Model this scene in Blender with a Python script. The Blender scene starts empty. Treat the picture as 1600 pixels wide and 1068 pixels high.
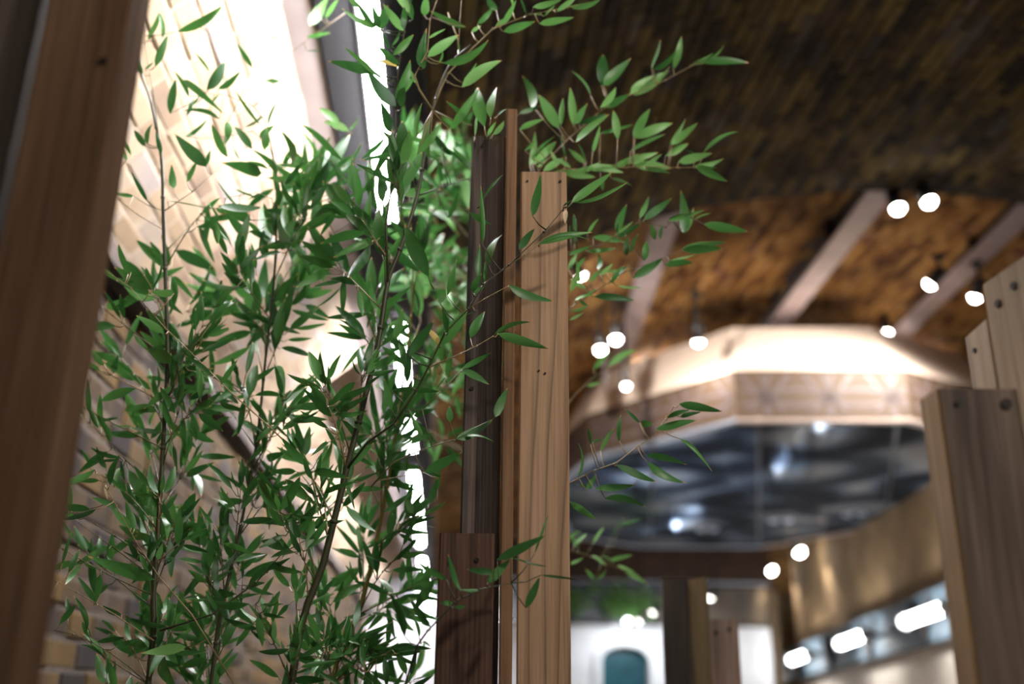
import bpy, bmesh, math, random
from mathutils import Vector, Matrix, Euler
random.seed(11)
SC = bpy.context.scene
COL = SC.collection
PI = math.pi

# ------------------------------------------------------------------ camera
F = 35.0 / 36.0 * 1600.0
CAMZ = 1.45
PITCH, YAW, ROLL = math.radians(19.7), math.radians(3.9), math.radians(0.69)
RM = (Matrix.Rotation(-YAW, 4, 'Z') @ Matrix.Rotation(PI / 2 + PITCH, 4, 'X') @ Matrix.Rotation(ROLL, 4, 'Z'))
CM = Matrix.Translation((0, 0, CAMZ)) @ RM
cam_data = bpy.data.cameras.new('camera')
cam = bpy.data.objects.new('camera', cam_data)
COL.objects.link(cam)
cam.matrix_world = CM
cam_data.sensor_width = 36.0
cam_data.lens = 35.0
cam_data.clip_start = 0.05
cam_data.clip_end = 100
cam_data.dof.use_dof = True
cam_data.dof.focus_distance = 1.80
cam_data.dof.aperture_fstop = 1.5
cam_data.dof.aperture_blades = 0
SC.camera = cam
CMI = CM.inverted()

# ------------------------------------------------------------------ world, exposure
world = bpy.data.worlds.new('world')
SC.world = world
world.use_nodes = True
bgn = world.node_tree.nodes['Background']
bgn.inputs[0].default_value = (0.95, 0.92, 0.9, 1)
bgn.inputs[1].default_value = 0.16
SC.view_settings.view_transform = 'Standard'
SC.view_settings.look = 'None'
SC.view_settings.exposure = 0.6
SC.view_settings.gamma = 1.0
SC.view_settings.use_curve_mapping = False


def P(px, py, d):
    """world point seen at photo pixel (px, py) at camera depth d metres"""
    return CM @ Vector(((px - 800.0) * d / F, (534.0 - py) * d / F, -d))


def ray(px, py):
    return (RM @ Vector(((px - 800.0) / F, (534.0 - py) / F, -1.0, 0))).to_3d()


def onZ(px, py, z):
    r = ray(px, py)
    return Vector((0, 0, CAMZ)) + r * ((z - CAMZ) / r.z)


def onX(px, py, x):
    r = ray(px, py)
    return Vector((0, 0, CAMZ)) + r * (x / r.x)


def onY(px, py, y):
    r = ray(px, py)
    return Vector((0, 0, CAMZ)) + r * (y / r.y)


HEAD = Vector((math.sin(YAW), math.cos(YAW), 0))


def PV(px, py, d):
    """like P, but on the upright plane that stands d metres away at the middle row of the photo"""
    r = ray(px, py)
    return Vector((0, 0, CAMZ)) + r * (d * math.cos(PITCH) / r.dot(HEAD))


def proj(w):
    c = CMI @ w
    return (800 + F * c.x / -c.z, 534 - F * c.y / -c.z, -c.z)


def projv(w):
    """photo pixel and upright-plane distance of a point"""
    x, y, _ = proj(w)
    return (x, y, (w - Vector((0, 0, CAMZ))).dot(HEAD) / math.cos(PITCH))


# ------------------------------------------------------------------ materials
def new_mat(name):
    m = bpy.data.materials.new(name)
    m.use_nodes = True
    nt = m.node_tree
    b = nt.nodes['Principled BSDF']
    return m, nt, b


def nd(nt, t, **kw):
    n = nt.nodes.new(t)
    for k, v in kw.items():
        if k.startswith('i_'):
            n.inputs[k[2:]].default_value = v
        else:
            setattr(n, k, v)
    return n


def ramp(nt, stops):
    r = nt.nodes.new('ShaderNodeValToRGB')
    e = r.color_ramp.elements
    while len(e) > 1:
        e.remove(e[-1])
    e[0].position = stops[0][0]
    e[0].color = (*stops[0][1], 1)
    for p, c in stops[1:]:
        x = e.new(p)
        x.color = (*c, 1)
    return r


def bump(nt, b, src, strength=.3, dist=.01):
    n = nt.nodes.new('ShaderNodeBump')
    n.inputs['Strength'].default_value = strength
    n.inputs['Distance'].default_value = dist
    nt.links.new(src, n.inputs['Height'])
    nt.links.new(n.outputs[0], b.inputs['Normal'])


def plain(name, c, rough=.6, metal=0.0, noise=.0, nscale=8):
    m, nt, b = new_mat(name)
    b.inputs['Roughness'].default_value = rough
    b.inputs['Metallic'].default_value = metal
    if noise:
        tc = nd(nt, 'ShaderNodeTexCoord')
        n = nd(nt, 'ShaderNodeTexNoise')
        n.inputs['Scale'].default_value = nscale
        n.inputs['Detail'].default_value = 6
        nt.links.new(tc.outputs['Object'], n.inputs['Vector'])
        lo = tuple(max(0, x * (1 - noise)) for x in c)
        hi = tuple(min(1, x * (1 + noise)) for x in c)
        r = ramp(nt, [(.3, lo), (.7, hi)])
        nt.links.new(n.outputs[0], r.inputs[0])
        nt.links.new(r.outputs[0], b.inputs['Base Color'])
        bump(nt, b, n.outputs[0], .15, .005)
    else:
        b.inputs['Base Color'].default_value = (*c, 1)
    return m


def emit(name, c, s):
    m, nt, b = new_mat(name)
    b.inputs['Base Color'].default_value = (.9, .9, .9, 1)
    b.inputs['Emission Color'].default_value = (*c, 1)
    b.inputs['Emission Strength'].default_value = s
    return m


def wood(name, dark, mid, light, grain=1.0, stain=0.0, rough=.65, line=.35, seed=0.0):
    """vertical grained softwood: growth lines along local Z, knots and blotches"""
    m, nt, b = new_mat(name)
    L = nt.links.new
    tc = nd(nt, 'ShaderNodeTexCoord')
    oi = nd(nt, 'ShaderNodeObjectInfo')
    off = nd(nt, 'ShaderNodeVectorMath', operation='MULTIPLY_ADD')
    comb = nd(nt, 'ShaderNodeCombineXYZ')
    L(oi.outputs['Random'], comb.inputs[0]); L(oi.outputs['Random'], comb.inputs[2])
    L(comb.outputs[0], off.inputs[0]); off.inputs[1].default_value = (3, 0, 7); L(tc.outputs['Object'], off.inputs[2])
    mp = nd(nt, 'ShaderNodeMapping'); mp.inputs['Scale'].default_value = (1, 1, .06)
    mp.inputs['Location'].default_value = (seed, seed * .7, 0)
    L(off.outputs[0], mp.inputs[0])
    warp = nd(nt, 'ShaderNodeTexNoise'); warp.inputs['Scale'].default_value = 9; warp.inputs['Detail'].default_value = 2
    L(mp.outputs[0], warp.inputs['Vector'])
    mul = nd(nt, 'ShaderNodeMath', operation='MULTIPLY_ADD'); mul.inputs[1].default_value = .12
    sep = nd(nt, 'ShaderNodeSeparateXYZ'); L(off.outputs[0], sep.inputs[0])
    add = nd(nt, 'ShaderNodeMath', operation='ADD'); L(sep.outputs[0], add.inputs[0]); L(sep.outputs[1], add.inputs[1])
    L(warp.outputs[0], mul.inputs[0]); L(add.outputs[0], mul.inputs[2])
    sc = nd(nt, 'ShaderNodeMath', operation='MULTIPLY'); sc.inputs[1].default_value = 75 * grain; L(mul.outputs[0], sc.inputs[0])
    fr = nd(nt, 'ShaderNodeMath', operation='FRACT'); L(sc.outputs[0], fr.inputs[0])
    rl = ramp(nt, [(0, (.15, .15, .15)), (.12, (.9, .9, .9)), (.6, (1, 1, 1)), (.93, (.55, .55, .55)), (1, (.15, .15, .15))])
    L(fr.outputs[0], rl.inputs[0])
    mp2 = nd(nt, 'ShaderNodeMapping'); mp2.inputs['Scale'].default_value = (60, 60, 1.8); L(off.outputs[0], mp2.inputs[0])
    fine = nd(nt, 'ShaderNodeTexNoise'); fine.inputs['Scale'].default_value = 3; fine.inputs['Detail'].default_value = 8; L(mp2.outputs[0], fine.inputs['Vector'])
    mp3 = nd(nt, 'ShaderNodeMapping'); mp3.inputs['Scale'].default_value = (9, 9, 1.3); L(off.outputs[0], mp3.inputs[0])
    blot = nd(nt, 'ShaderNodeTexNoise'); blot.inputs['Scale'].default_value = 1.6; blot.inputs['Detail'].default_value = 4; L(mp3.outputs[0], blot.inputs['Vector'])
    a1 = nd(nt, 'ShaderNodeMath', operation='MULTIPLY_ADD'); a1.inputs[1].default_value = .55; L(fine.outputs[0], a1.inputs[0])
    a2 = nd(nt, 'ShaderNodeMath', operation='MULTIPLY'); a2.inputs[1].default_value = .5; L(blot.outputs[0], a2.inputs[0]); L(a2.outputs[0], a1.inputs[2])
    rc = ramp(nt, [(.33, dark), (.52, mid), (.72, light)])
    L(a1.outputs[0], rc.inputs[0])
    mx = nd(nt, 'ShaderNodeMix', data_type='RGBA', blend_type='MULTIPLY'); mx.inputs[0].default_value = line
    L(rc.outputs[0], mx.inputs[6]); L(rl.outputs[0], mx.inputs[7])
    out = mx.outputs[2]
    if stain:
        mp4 = nd(nt, 'ShaderNodeMapping'); mp4.inputs['Scale'].default_value = (14, 14, .9); mp4.inputs['Location'].default_value = (seed + 4, 2, 1); L(off.outputs[0], mp4.inputs[0])
        st = nd(nt, 'ShaderNodeTexNoise'); st.inputs['Scale'].default_value = 1.3; st.inputs['Detail'].default_value = 3; L(mp4.outputs[0], st.inputs['Vector'])
        rs = ramp(nt, [(.48, (1, 1, 1)), (.62, (1 - stain,) * 3)])
        L(st.outputs[0], rs.inputs[0])
        m2 = nd(nt, 'ShaderNodeMix', data_type='RGBA', blend_type='MULTIPLY'); m2.inputs[0].default_value = 1
        L(out, m2.inputs[6]); L(rs.outputs[0], m2.inputs[7])
        out = m2.outputs[2]
    L(out, b.inputs['Base Color'])
    b.inputs['Roughness'].default_value = rough
    b.inputs['Specular IOR Level'].default_value = .3
    bump(nt, b, fine.outputs[0], .35, .003)
    return m


def brick_mat(name, stops, rough=.9, streak=.5):
    """per-brick colour (object random + island random) with soot and wear"""
    m, nt, b = new_mat(name)
    L = nt.links.new
    oi = nd(nt, 'ShaderNodeObjectInfo'); ge = nd(nt, 'ShaderNodeNewGeometry')
    ad = nd(nt, 'ShaderNodeMath', operation='ADD'); L(oi.outputs['Random'], ad.inputs[0]); L(ge.outputs['Random Per Island'], ad.inputs[1])
    fr = nd(nt, 'ShaderNodeMath', operation='FRACT'); L(ad.outputs[0], fr.inputs[0])
    n = nd(nt, 'ShaderNodeTexNoise'); n.inputs['Scale'].default_value = 7; n.inputs['Detail'].default_value = 8
    L(ge.outputs['Position'], n.inputs['Vector'])
    a = nd(nt, 'ShaderNodeMath', operation='MULTIPLY_ADD'); a.inputs[1].default_value = .7
    s = nd(nt, 'ShaderNodeMath', operation='SUBTRACT'); s.inputs[1].default_value = .5; L(n.outputs[0], s.inputs[0])
    L(s.outputs[0], a.inputs[0]); L(fr.outputs[0], a.inputs[2])
    r = ramp(nt, stops); L(a.outputs[0], r.inputs[0])
    big = nd(nt, 'ShaderNodeTexNoise'); big.inputs['Scale'].default_value = 1.1; big.inputs['Detail'].default_value = 5
    L(ge.outputs['Position'], big.inputs['Vector'])
    rb = ramp(nt, [(.35, (1 - streak,) * 3), (.6, (1, 1, 1))]); L(big.outputs[0], rb.inputs[0])
    mx = nd(nt, 'ShaderNodeMix', data_type='RGBA', blend_type='MULTIPLY'); mx.inputs[0].default_value = 1
    L(r.outputs[0], mx.inputs[6]); L(rb.outputs[0], mx.inputs[7])
    L(mx.outputs[2], b.inputs['Base Color'])
    b.inputs['Roughness'].default_value = rough
    b.inputs['Specular IOR Level'].default_value = .2
    bump(nt, b, n.outputs[0], .5, .01)
    return m


M = {}
M['post'] = wood('stained_post_wood', (.09, .046, .024), (.18, .098, .052), (.28, .16, .09), grain=.5, rough=.7, line=.3)
M['post_grey'] = wood('weathered_post_wood', (.07, .05, .04), (.12, .09, .07), (.18, .14, .11), grain=.6, rough=.8)
M['plank_light'] = wood('fresh_sawn_plank', (.28, .165, .09), (.43, .27, .16), (.54, .355, .225), grain=.55, line=.62, seed=.3)
M['plank_edge'] = wood('brown_plank_edge', (.13, .066, .034), (.22, .118, .06), (.31, .175, .095), grain=.9, seed=1.1)
M['plank_dark'] = wood('weathered_shaded_plank', (.085, .062, .053), (.2, .15, .13), (.32, .25, .22), grain=1.6, line=.5, stain=.85, seed=2.3)  # weathering, plus recess shade put into the dark tone and stains
M['plank_red'] = wood('reddish_dark_plank', (.065, .032, .021), (.135, .07, .046), (.2, .11, .073), grain=1.3, stain=.4, line=.55, seed=.9)
M['plank_grey'] = wood('grey_brown_plank', (.07, .046, .034), (.17, .115, .085), (.29, .205, .155), grain=.9, stain=.65, line=.35, seed=3.1)
M['plank_ochre'] = wood('ochre_plank', (.22, .125, .045), (.34, .2, .08), (.45, .28, .12), grain=.9, stain=.3, seed=4.0)
M['plank_olive'] = wood('olive_brown_plank', (.05, .032, .014), (.1, .065, .028), (.16, .11, .05), grain=.8, stain=.4, seed=4.4)
M['plank_pale'] = wood('pale_plank', (.3, .21, .125), (.45, .33, .21), (.55, .42, .29), grain=.4, stain=.3, line=.15, seed=5.1)
M['plank_pink'] = wood('pinkish_plank', (.16, .1, .075), (.25, .165, .125), (.33, .23, .18), grain=.9, stain=.5, seed=1.7)
M['plank_black'] = wood('black_brown_plank', (.012, .009, .006), (.03, .02, .013), (.055, .036, .022), grain=1.0, stain=.4, seed=2.0)
M['nail'] = plain('rusty_nail', (.03, .022, .018), .6, .6)
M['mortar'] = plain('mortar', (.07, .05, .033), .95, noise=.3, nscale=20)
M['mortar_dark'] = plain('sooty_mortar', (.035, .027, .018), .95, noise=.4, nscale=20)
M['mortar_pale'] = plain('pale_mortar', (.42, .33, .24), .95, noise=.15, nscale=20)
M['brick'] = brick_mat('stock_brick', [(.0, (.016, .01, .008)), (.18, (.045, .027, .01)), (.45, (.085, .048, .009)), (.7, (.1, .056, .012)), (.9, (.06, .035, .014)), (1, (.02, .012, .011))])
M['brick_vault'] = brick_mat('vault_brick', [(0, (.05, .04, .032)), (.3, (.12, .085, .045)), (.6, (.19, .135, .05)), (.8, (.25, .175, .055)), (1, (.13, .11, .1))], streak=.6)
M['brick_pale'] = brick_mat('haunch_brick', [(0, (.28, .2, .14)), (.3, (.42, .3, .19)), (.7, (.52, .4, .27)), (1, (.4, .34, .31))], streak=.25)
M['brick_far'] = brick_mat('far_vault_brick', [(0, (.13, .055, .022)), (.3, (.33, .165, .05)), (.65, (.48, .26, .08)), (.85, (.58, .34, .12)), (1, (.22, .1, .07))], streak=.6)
M['stone_dark'] = plain('shadow_dark_ledge', (.05, .035, .025), .9, noise=.5)  # dark tone stands in for the ledge's shadow band; beam joints reuse it
M['cream'] = plain('cream_plaster', (.78, .7, .6), .85, noise=.12, nscale=3)
M['white'] = plain('white_wall_paint', (.8, .82, .86), .8, noise=.06, nscale=4)
M['tan_wall'] = plain('tan_plaster', (.3, .195, .095), .85, noise=.35, nscale=2.2)
M['duct'] = plain('blue_grey_steel', (.008, .0085, .0105), .7, .0, noise=.15)
M['duct_blue'] = plain('pale_blue_steel', (.1, .145, .185), .6, .0, noise=.1)
M['beam'] = plain('pinkish_beam_paint', (.45, .39, .375), .6, noise=.1, nscale=5)
M['ibeam'] = plain('mauve_steel_paint', (.42, .35, .36), .5, noise=.15, nscale=5)
M['ibeam_dark'] = plain('dark_steel_web_shade', (.035, .03, .03), .6, noise=.2)  # holds the web's shade in its colour; the brackets are plain dark steel
M['black'] = plain('black_metal', (.012, .012, .013), .45, .3)
M['steel'] = plain('brushed_steel', (.5, .5, .52), .35, .9)
M['led'] = emit('led_tube', (1.0, .97, 1.0), 125)
M['lamp_white'] = emit('lamp_lens', (1, .96, .9), 26)
M['tube'] = emit('ceiling_tube', (1, .99, .97), 20)
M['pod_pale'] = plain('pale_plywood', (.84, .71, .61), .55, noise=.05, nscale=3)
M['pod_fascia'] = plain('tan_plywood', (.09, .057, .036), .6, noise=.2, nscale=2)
M['pod_line'] = plain('pink_painted_line', (.145, .112, .115), .5)
M['trim_blue'] = plain('pale_blue_trim', (.5, .56, .68), .35, .3)
M['trim_pink'] = plain('pale_pink_trim', (.62, .5, .44), .4, .1)
M['brown_fascia'] = plain('dark_brown_fascia', (.055, .028, .016), .55, noise=.35, nscale=2)
M['teal'] = plain('teal_painted_panel', (.008, .07, .095), .3, noise=.35, nscale=9)
def floor_mat():
    m, nt, b = new_mat('added_patchwork_floor')  # slab contrast made up to give the soffit mirror patches to reflect
    L = nt.links.new
    ge = nd(nt, 'ShaderNodeNewGeometry')
    br = nd(nt, 'ShaderNodeTexBrick'); br.inputs['Scale'].default_value = 1.0
    br.inputs['Brick Width'].default_value = 1.3; br.inputs['Row Height'].default_value = .8; br.inputs['Mortar Size'].default_value = .03
    br.inputs['Color1'].default_value = (.04, .045, .06, 1); br.inputs['Color2'].default_value = (.5, .44, .4, 1); br.inputs['Mortar'].default_value = (.02, .02, .02, 1)
    L(ge.outputs['Position'], br.inputs['Vector']); L(br.outputs['Color'], b.inputs['Base Color'])
    b.inputs['Roughness'].default_value = .5
    return m


M['floor'] = floor_mat()
M['seam'] = plain('black_seam', (.008, .009, .012), .5)


def mirror_mat():
    m, nt, b = new_mat('painted_reflection_mirror')  # printed rings and swirls whose colours stand in for reflected detail
    L = nt.links.new
    ge = nd(nt, 'ShaderNodeNewGeometry')
    v = nd(nt, 'ShaderNodeTexVoronoi'); v.inputs['Scale'].default_value = .6; v.inputs['Randomness'].default_value = .45
    L(ge.outputs['Position'], v.inputs['Vector'])
    sn = nd(nt, 'ShaderNodeMath', operation='MULTIPLY'); sn.inputs[1].default_value = 11; L(v.outputs['Distance'], sn.inputs[0])
    si = nd(nt, 'ShaderNodeMath', operation='SINE'); L(sn.outputs[0], si.inputs[0])
    n = nd(nt, 'ShaderNodeTexNoise'); n.inputs['Scale'].default_value = .9; n.inputs['Detail'].default_value = 5; L(ge.outputs['Position'], n.inputs['Vector'])
    a = nd(nt, 'ShaderNodeMath', operation='MULTIPLY_ADD'); a.inputs[1].default_value = .2; L(si.outputs[0], a.inputs[0]); L(n.outputs[0], a.inputs[2])
    r = ramp(nt, [(.3, (.014, .02, .034)), (.46, (.07, .095, .14)), (.56, (.2, .25, .32)), (.78, (.48, .5, .54))])
    L(a.outputs[0], r.inputs[0])
    gl = nd(nt, 'ShaderNodeBsdfAnisotropic'); gl.inputs['Roughness'].default_value = .06; L(r.outputs[0], gl.inputs['Color'])
    b.inputs['Roughness'].default_value = .8; L(r.outputs[0], b.inputs['Base Color'])
    ms = nd(nt, 'ShaderNodeMixShader'); ms.inputs[0].default_value = .62
    L(b.outputs[0], ms.inputs[1]); L(gl.outputs[0], ms.inputs[2]); L(ms.outputs[0], nt.nodes['Material Output'].inputs[0])
    return m


M['mirror'] = mirror_mat()
mm, nt_, b_ = new_mat('wall_mirror')
b_.inputs['Base Color'].default_value = (.5, .54, .6, 1); b_.inputs['Metallic'].default_value = .9; b_.inputs['Roughness'].default_value = .1
M['wall_mirror'] = mm


def leaf_mat(name, shade, mid, light, transl=.35):
    m, nt, b = new_mat(name)
    L = nt.links.new
    oi = nd(nt, 'ShaderNodeObjectInfo')
    r = ramp(nt, [(0, shade), (.5, mid), (1, light)]); L(oi.outputs['Random'], r.inputs[0])
    tc = nd(nt, 'ShaderNodeTexCoord'); sp = nd(nt, 'ShaderNodeSeparateXYZ'); L(tc.outputs['Object'], sp.inputs[0])
    tip = ramp(nt, [(.9, (0, 0, 0)), (.95, (1, 1, 1))]); L(sp.outputs[0], tip.inputs[0])
    # fine parallel veins
    ve = nd(nt, 'ShaderNodeMath', operation='MULTIPLY'); ve.inputs[1].default_value = 420; L(sp.outputs[1], ve.inputs[0])
    vs = nd(nt, 'ShaderNodeMath', operation='SINE'); L(ve.outputs[0], vs.inputs[0])
    vr = ramp(nt, [(0, (.86, .86, .86)), (1, (1, 1, 1))])
    vm = nd(nt, 'ShaderNodeMath', operation='MULTIPLY_ADD'); vm.inputs[1].default_value = .5; vm.inputs[2].default_value = .5; L(vs.outputs[0], vm.inputs[0]); L(vm.outputs[0], vr.inputs[0])
    mv = nd(nt, 'ShaderNodeMix', data_type='RGBA', blend_type='MULTIPLY'); mv.inputs[0].default_value = 1; L(r.outputs[0], mv.inputs[6]); L(vr.outputs[0], mv.inputs[7])
    mx = nd(nt, 'ShaderNodeMix', data_type='RGBA'); L(tip.outputs[0], mx.inputs[0]); L(mv.outputs[2], mx.inputs[6]); mx.inputs[7].default_value = (.45, .26, .08, 1)
    L(mx.outputs[2], b.inputs['Base Color'])
    b.inputs['Roughness'].default_value = .42
    b.inputs['Specular IOR Level'].default_value = .45
    tr = nd(nt, 'ShaderNodeBsdfTranslucent'); L(mx.outputs[2], tr.inputs[0])
    ms = nd(nt, 'ShaderNodeMixShader'); ms.inputs[0].default_value = transl
    L(b.outputs[0], ms.inputs[1]); L(tr.outputs[0], ms.inputs[2])
    L(ms.outputs[0], nt.nodes['Material Output'].inputs[0])
    return m


M['leaf'] = leaf_mat('bamboo_leaf', (.028, .115, .024), (.052, .19, .038), (.09, .27, .056), .18)
M['leaf_bright'] = leaf_mat('lit_bamboo_leaf', (.1, .29, .065), (.15, .37, .09), (.22, .46, .14), .25)  # lit copy of the leaf green, the light put into its colour
M['leaf_yellow'] = leaf_mat('yellow_bamboo_leaf', (.5, .33, .07), (.55, .38, .09), (.55, .42, .12))
M['culm'] = plain('bamboo_culm', (.045, .05, .02), .45, noise=.4, nscale=12)
M['culm_yellow'] = plain('yellow_bamboo_culm', (.28, .22, .05), .45, noise=.3, nscale=12)
M['twig'] = plain('bamboo_twig', (.11, .1, .035), .5, noise=.3, nscale=20)
M['twig_tan'] = plain('tan_bamboo_twig', (.28, .2, .09), .5, noise=.3, nscale=20)
M['sheath'] = plain('dry_sheath', (.7, .55, .38), .7)


# ------------------------------------------------------------------ mesh helpers
def mesh_obj(name, verts, faces, mat, parent=None, smooth=False):
    me = bpy.data.meshes.new(name)
    me.from_pydata([tuple(v) for v in verts], [], faces)
    me.update()
    if smooth:
        for p in me.polygons:
            p.use_smooth = True
    if mat:
        me.materials.append(mat)
    o = bpy.data.objects.new(name, me)
    COL.objects.link(o)
    if parent:
        o.parent = parent
    return o


def link_copy(src_mesh, name, parent, mat4):
    o = bpy.data.objects.new(name, src_mesh)
    COL.objects.link(o)
    o.parent = parent
    o.matrix_world = mat4   # parents sit at identity or are static; fixed below
    return o


def tag(o, label=None, cat=None, group=None, kind=None):
    if label: o['label'] = label
    if cat: o['category'] = cat
    if group: o['group'] = group
    if kind: o['kind'] = kind
    return o


def empty(name, loc=(0, 0, 0)):
    o = bpy.data.objects.new(name, None)
    COL.objects.link(o)
    o.location = loc
    o.empty_display_size = .1
    return o


class MB:
    def __init__(s):
        s.v = []; s.f = []

    def box(s, lo, hi, M4=None):
        b = len(s.v)
        for z in (lo[2], hi[2]):
            for (x, y) in ((lo[0], lo[1]), (hi[0], lo[1]), (hi[0], hi[1]), (lo[0], hi[1])):
                p = Vector((x, y, z))
                s.v.append(M4 @ p if M4 else p)
        s.f += [(b + 3, b + 2, b + 1, b), (b + 4, b + 5, b + 6, b + 7), (b, b + 1, b + 5, b + 4), (b + 1, b + 2, b + 6, b + 5),
                (b + 2, b + 3, b + 7, b + 6), (b + 3, b, b + 4, b + 7)]

    def tube(s, pts, rads, n=6, cap=True):
        b = len(s.v)
        k = len(pts)
        up = Vector((.3, 1, .2)).normalized()
        for i, p in enumerate(pts):
            t = (pts[min(i + 1, k - 1)] - pts[max(i - 1, 0)])
            if t.length < 1e-9: t = Vector((0, 0, 1))
            t.normalize()
            u = t.cross(up)
            if u.length < 1e-3: u = t.cross(Vector((1, 0, 0)))
            u.normalize(); w = t.cross(u)
            r = rads[i] if isinstance(rads, (list, tuple)) else rads
            for j in range(n):
                a = 2 * PI * j / n
                s.v.append(p + u * (math.cos(a) * r) + w * (math.sin(a) * r))
        for i in range(k - 1):
            for j in range(n):
                s.f.append((b + i * n + j, b + i * n + (j + 1) % n, b + (i + 1) * n + (j + 1) % n, b + (i + 1) * n + j))
        if cap:
            s.f.append(tuple(b + j for j in reversed(range(n))))
            s.f.append(tuple(b + (k - 1) * n + j for j in range(n)))

    def prism(s, poly, z0, z1):
        b = len(s.v); n = len(poly)
        for z in (z0, z1):
            for p in poly:
                s.v.append(Vector((p[0], p[1], z)))
        s.f.append(tuple(b + i for i in reversed(range(n))))
        s.f.append(tuple(b + n + i for i in range(n)))
        for i in range(n):
            j = (i + 1) % n
            s.f.append((b + i, b + j, b + n + j, b + n + i))

    def build(s, name, mat, parent=None, smooth=False):
        return mesh_obj(name, s.v, s.f, mat, parent, smooth)


# ------------------------------------------------------------------ the setting
WALLX = -1.19
SPR = CAMZ + 1.40                # springing height
VCX, VCZ, VR = 3.22, CAMZ - 2.56, 5.92
EDGE_Y = 6.0
FARY = 21.5
a_spr = math.acos((WALLX - VCX) / VR)            # angle of the left springing
VR2 = VR + .30
a_spr2 = PI - math.asin((SPR - VCZ) / VR2)


def vault_pt(a, y, r):
    return Vector((VCX + r * math.cos(a), y, VCZ + r * math.sin(a)))


def unit_brick(name, L, H, D, mat, ch=.006):
    """brick: L along y, H along z, faces -x... built with a chamfered face toward +x"""
    x0, x1 = -D, 0
    v = []
    for (x, c) in ((x0, 0), (x1 - ch, 0), (x1, ch)):
        for (y, z) in ((-L / 2 + c, -H / 2 + c), (L / 2 - c, -H / 2 + c), (L / 2 - c, H / 2 - c), (-L / 2 + c, H / 2 - c)):
            v.append((x, y, z))
    f = [(8, 9, 10, 11)]
    for k in (0, 4):
        for j in range(4):
            f.append((k + j, k + (j + 1) % 4, k + 4 + (j + 1) % 4, k + 4 + j))
    me = bpy.data.meshes.new(name)
    me.from_pydata(v, [], f); me.update(); me.materials.append(mat)
    return me, [Vector(p) for p in v], f


def lay_bricks(parent, spots, me, vv, ff, mat, nmax=300):
    """spots: list of Matrix; the nmax nearest in view become parts, the rest one stuff part"""
    sc = []
    for m4 in spots:
        x, y, d = proj(m4.translation)
        vis = d > .5 and -60 < x < 1660 and -60 < y < 1128
        sc.append((d if vis else 1000 + abs(m4.translation.y), m4))
    sc.sort(key=lambda t: t[0])
    for d, m4 in sc[:nmax]:
        o = bpy.data.objects.new('brick', me)
        COL.objects.link(o); o.parent = parent; o.matrix_local = m4
    v = []; f = []
    for d, m4 in sc[nmax:]:
        b = len(v)
        v += [m4 @ p for p in vv]
        f += [tuple(b + i for i in q) for q in ff]
    if v:
        o = mesh_obj('brickwork', v, f, mat, parent)
        tag(o, kind='stuff')


# floor
fl = MB(); fl.box((-1.9, -4, -.1), (8.2, FARY + .3, 0))
tag(fl.build('floor', M['floor']), 'dark stone floor of the brick arch hall', kind='structure')

# left wall: mortar backing + bricks
wb = MB(); wb.box((WALLX - .35, -1.0, 0), (WALLX - .006, FARY, SPR))
wall_left = tag(wb.build('wall_left', M['mortar']), 'yellow stock brick wall behind the bamboo', kind='structure')
BL, BH = .225, .082
me, vv, ff = unit_brick('brick', BL, BH, .1, M['brick'])
spots = []
rows = int(SPR / (BH + .012))
for r in range(rows):
    z = (r + .5) * (SPR / rows)
    n = int((FARY - 1.2) / (BL + .012))
    for k in range(n):
        y = 1.3 + (k + (.5 if r % 2 else 0)) * (BL + .012)
        if y > FARY - .12: continue
        dx = random.uniform(-.006, .008)
        spots.append(Matrix.Translation((WALLX + dx, y, z)) @ Euler((random.uniform(-.01, .01), random.uniform(-.012, .012), random.uniform(-.012, .012))).to_matrix().to_4x4())
lay_bricks(wall_left, spots, me, vv, ff, M['brick'])

# projecting ledge at the springing, shadow band put into its dark colour
lg = MB(); lg.box((WALLX - .1, -1.0, SPR - .055), (WALLX + .075, FARY, SPR + .015))
tag(lg.build('trim_1', M['stone_dark']), 'projecting ledge along the brick wall, shadow put into its dark colour', kind='structure')


# near vault shell (with thickness) and its bricks
def vault_shell(name, y0, y1, r, a0, a1, mat, th=.3, n=48):
    v = []; f = []
    for i in range(n + 1):
        a = a0 + (a1 - a0) * i / n
        for rr in (r, r + th):
            for y in (y0, y1):
                v.append(vault_pt(a, y, rr))
    for i in range(n):
        b = i * 4; c = b + 4
        f += [(b, b + 1, c + 1, c), (b + 2, c + 2, c + 3, b + 3), (b, c, c + 2, b + 2), (b + 1, b + 3, c + 3, c + 1)]
    f += [(0, 2, 3, 1), (n * 4, n * 4 + 1, n * 4 + 3, n * 4 + 2)]
    return mesh_obj(name, v, f, mat)


def vault_bricks(parent, y0, y1, r, a_from, a_to, me, vv, ff, mat, nmax, L, H, jit=.006):
    spots = []
    da = (H + .011) / r
    n = int(abs(a_to - a_from) / da)
    for i in range(n):
        a = a_from + (a_to - a_from) * (i + .5) / n
        rad = Vector((math.cos(a), 0, math.sin(a)))
        X = -rad; Y = Vector((0, 1, 0)); Z = X.cross(Y)
        R = Matrix((X, Y, Z)).transposed().to_4x4()
        k = 0
        y = y0 + (L / 2 if i % 2 else 0)
        while y + L < y1:
            q = vault_pt(a, y + L / 2, r - random.uniform(-jit, jit))
            spots.append(Matrix.Translation(q) @ R @ Euler((random.uniform(-.015, .015), random.uniform(-.02, .02), random.uniform(-.02, .02))).to_matrix().to_4x4())
            y += L + .011
    lay_bricks(parent, spots, me, vv, ff, mat, nmax)


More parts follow.
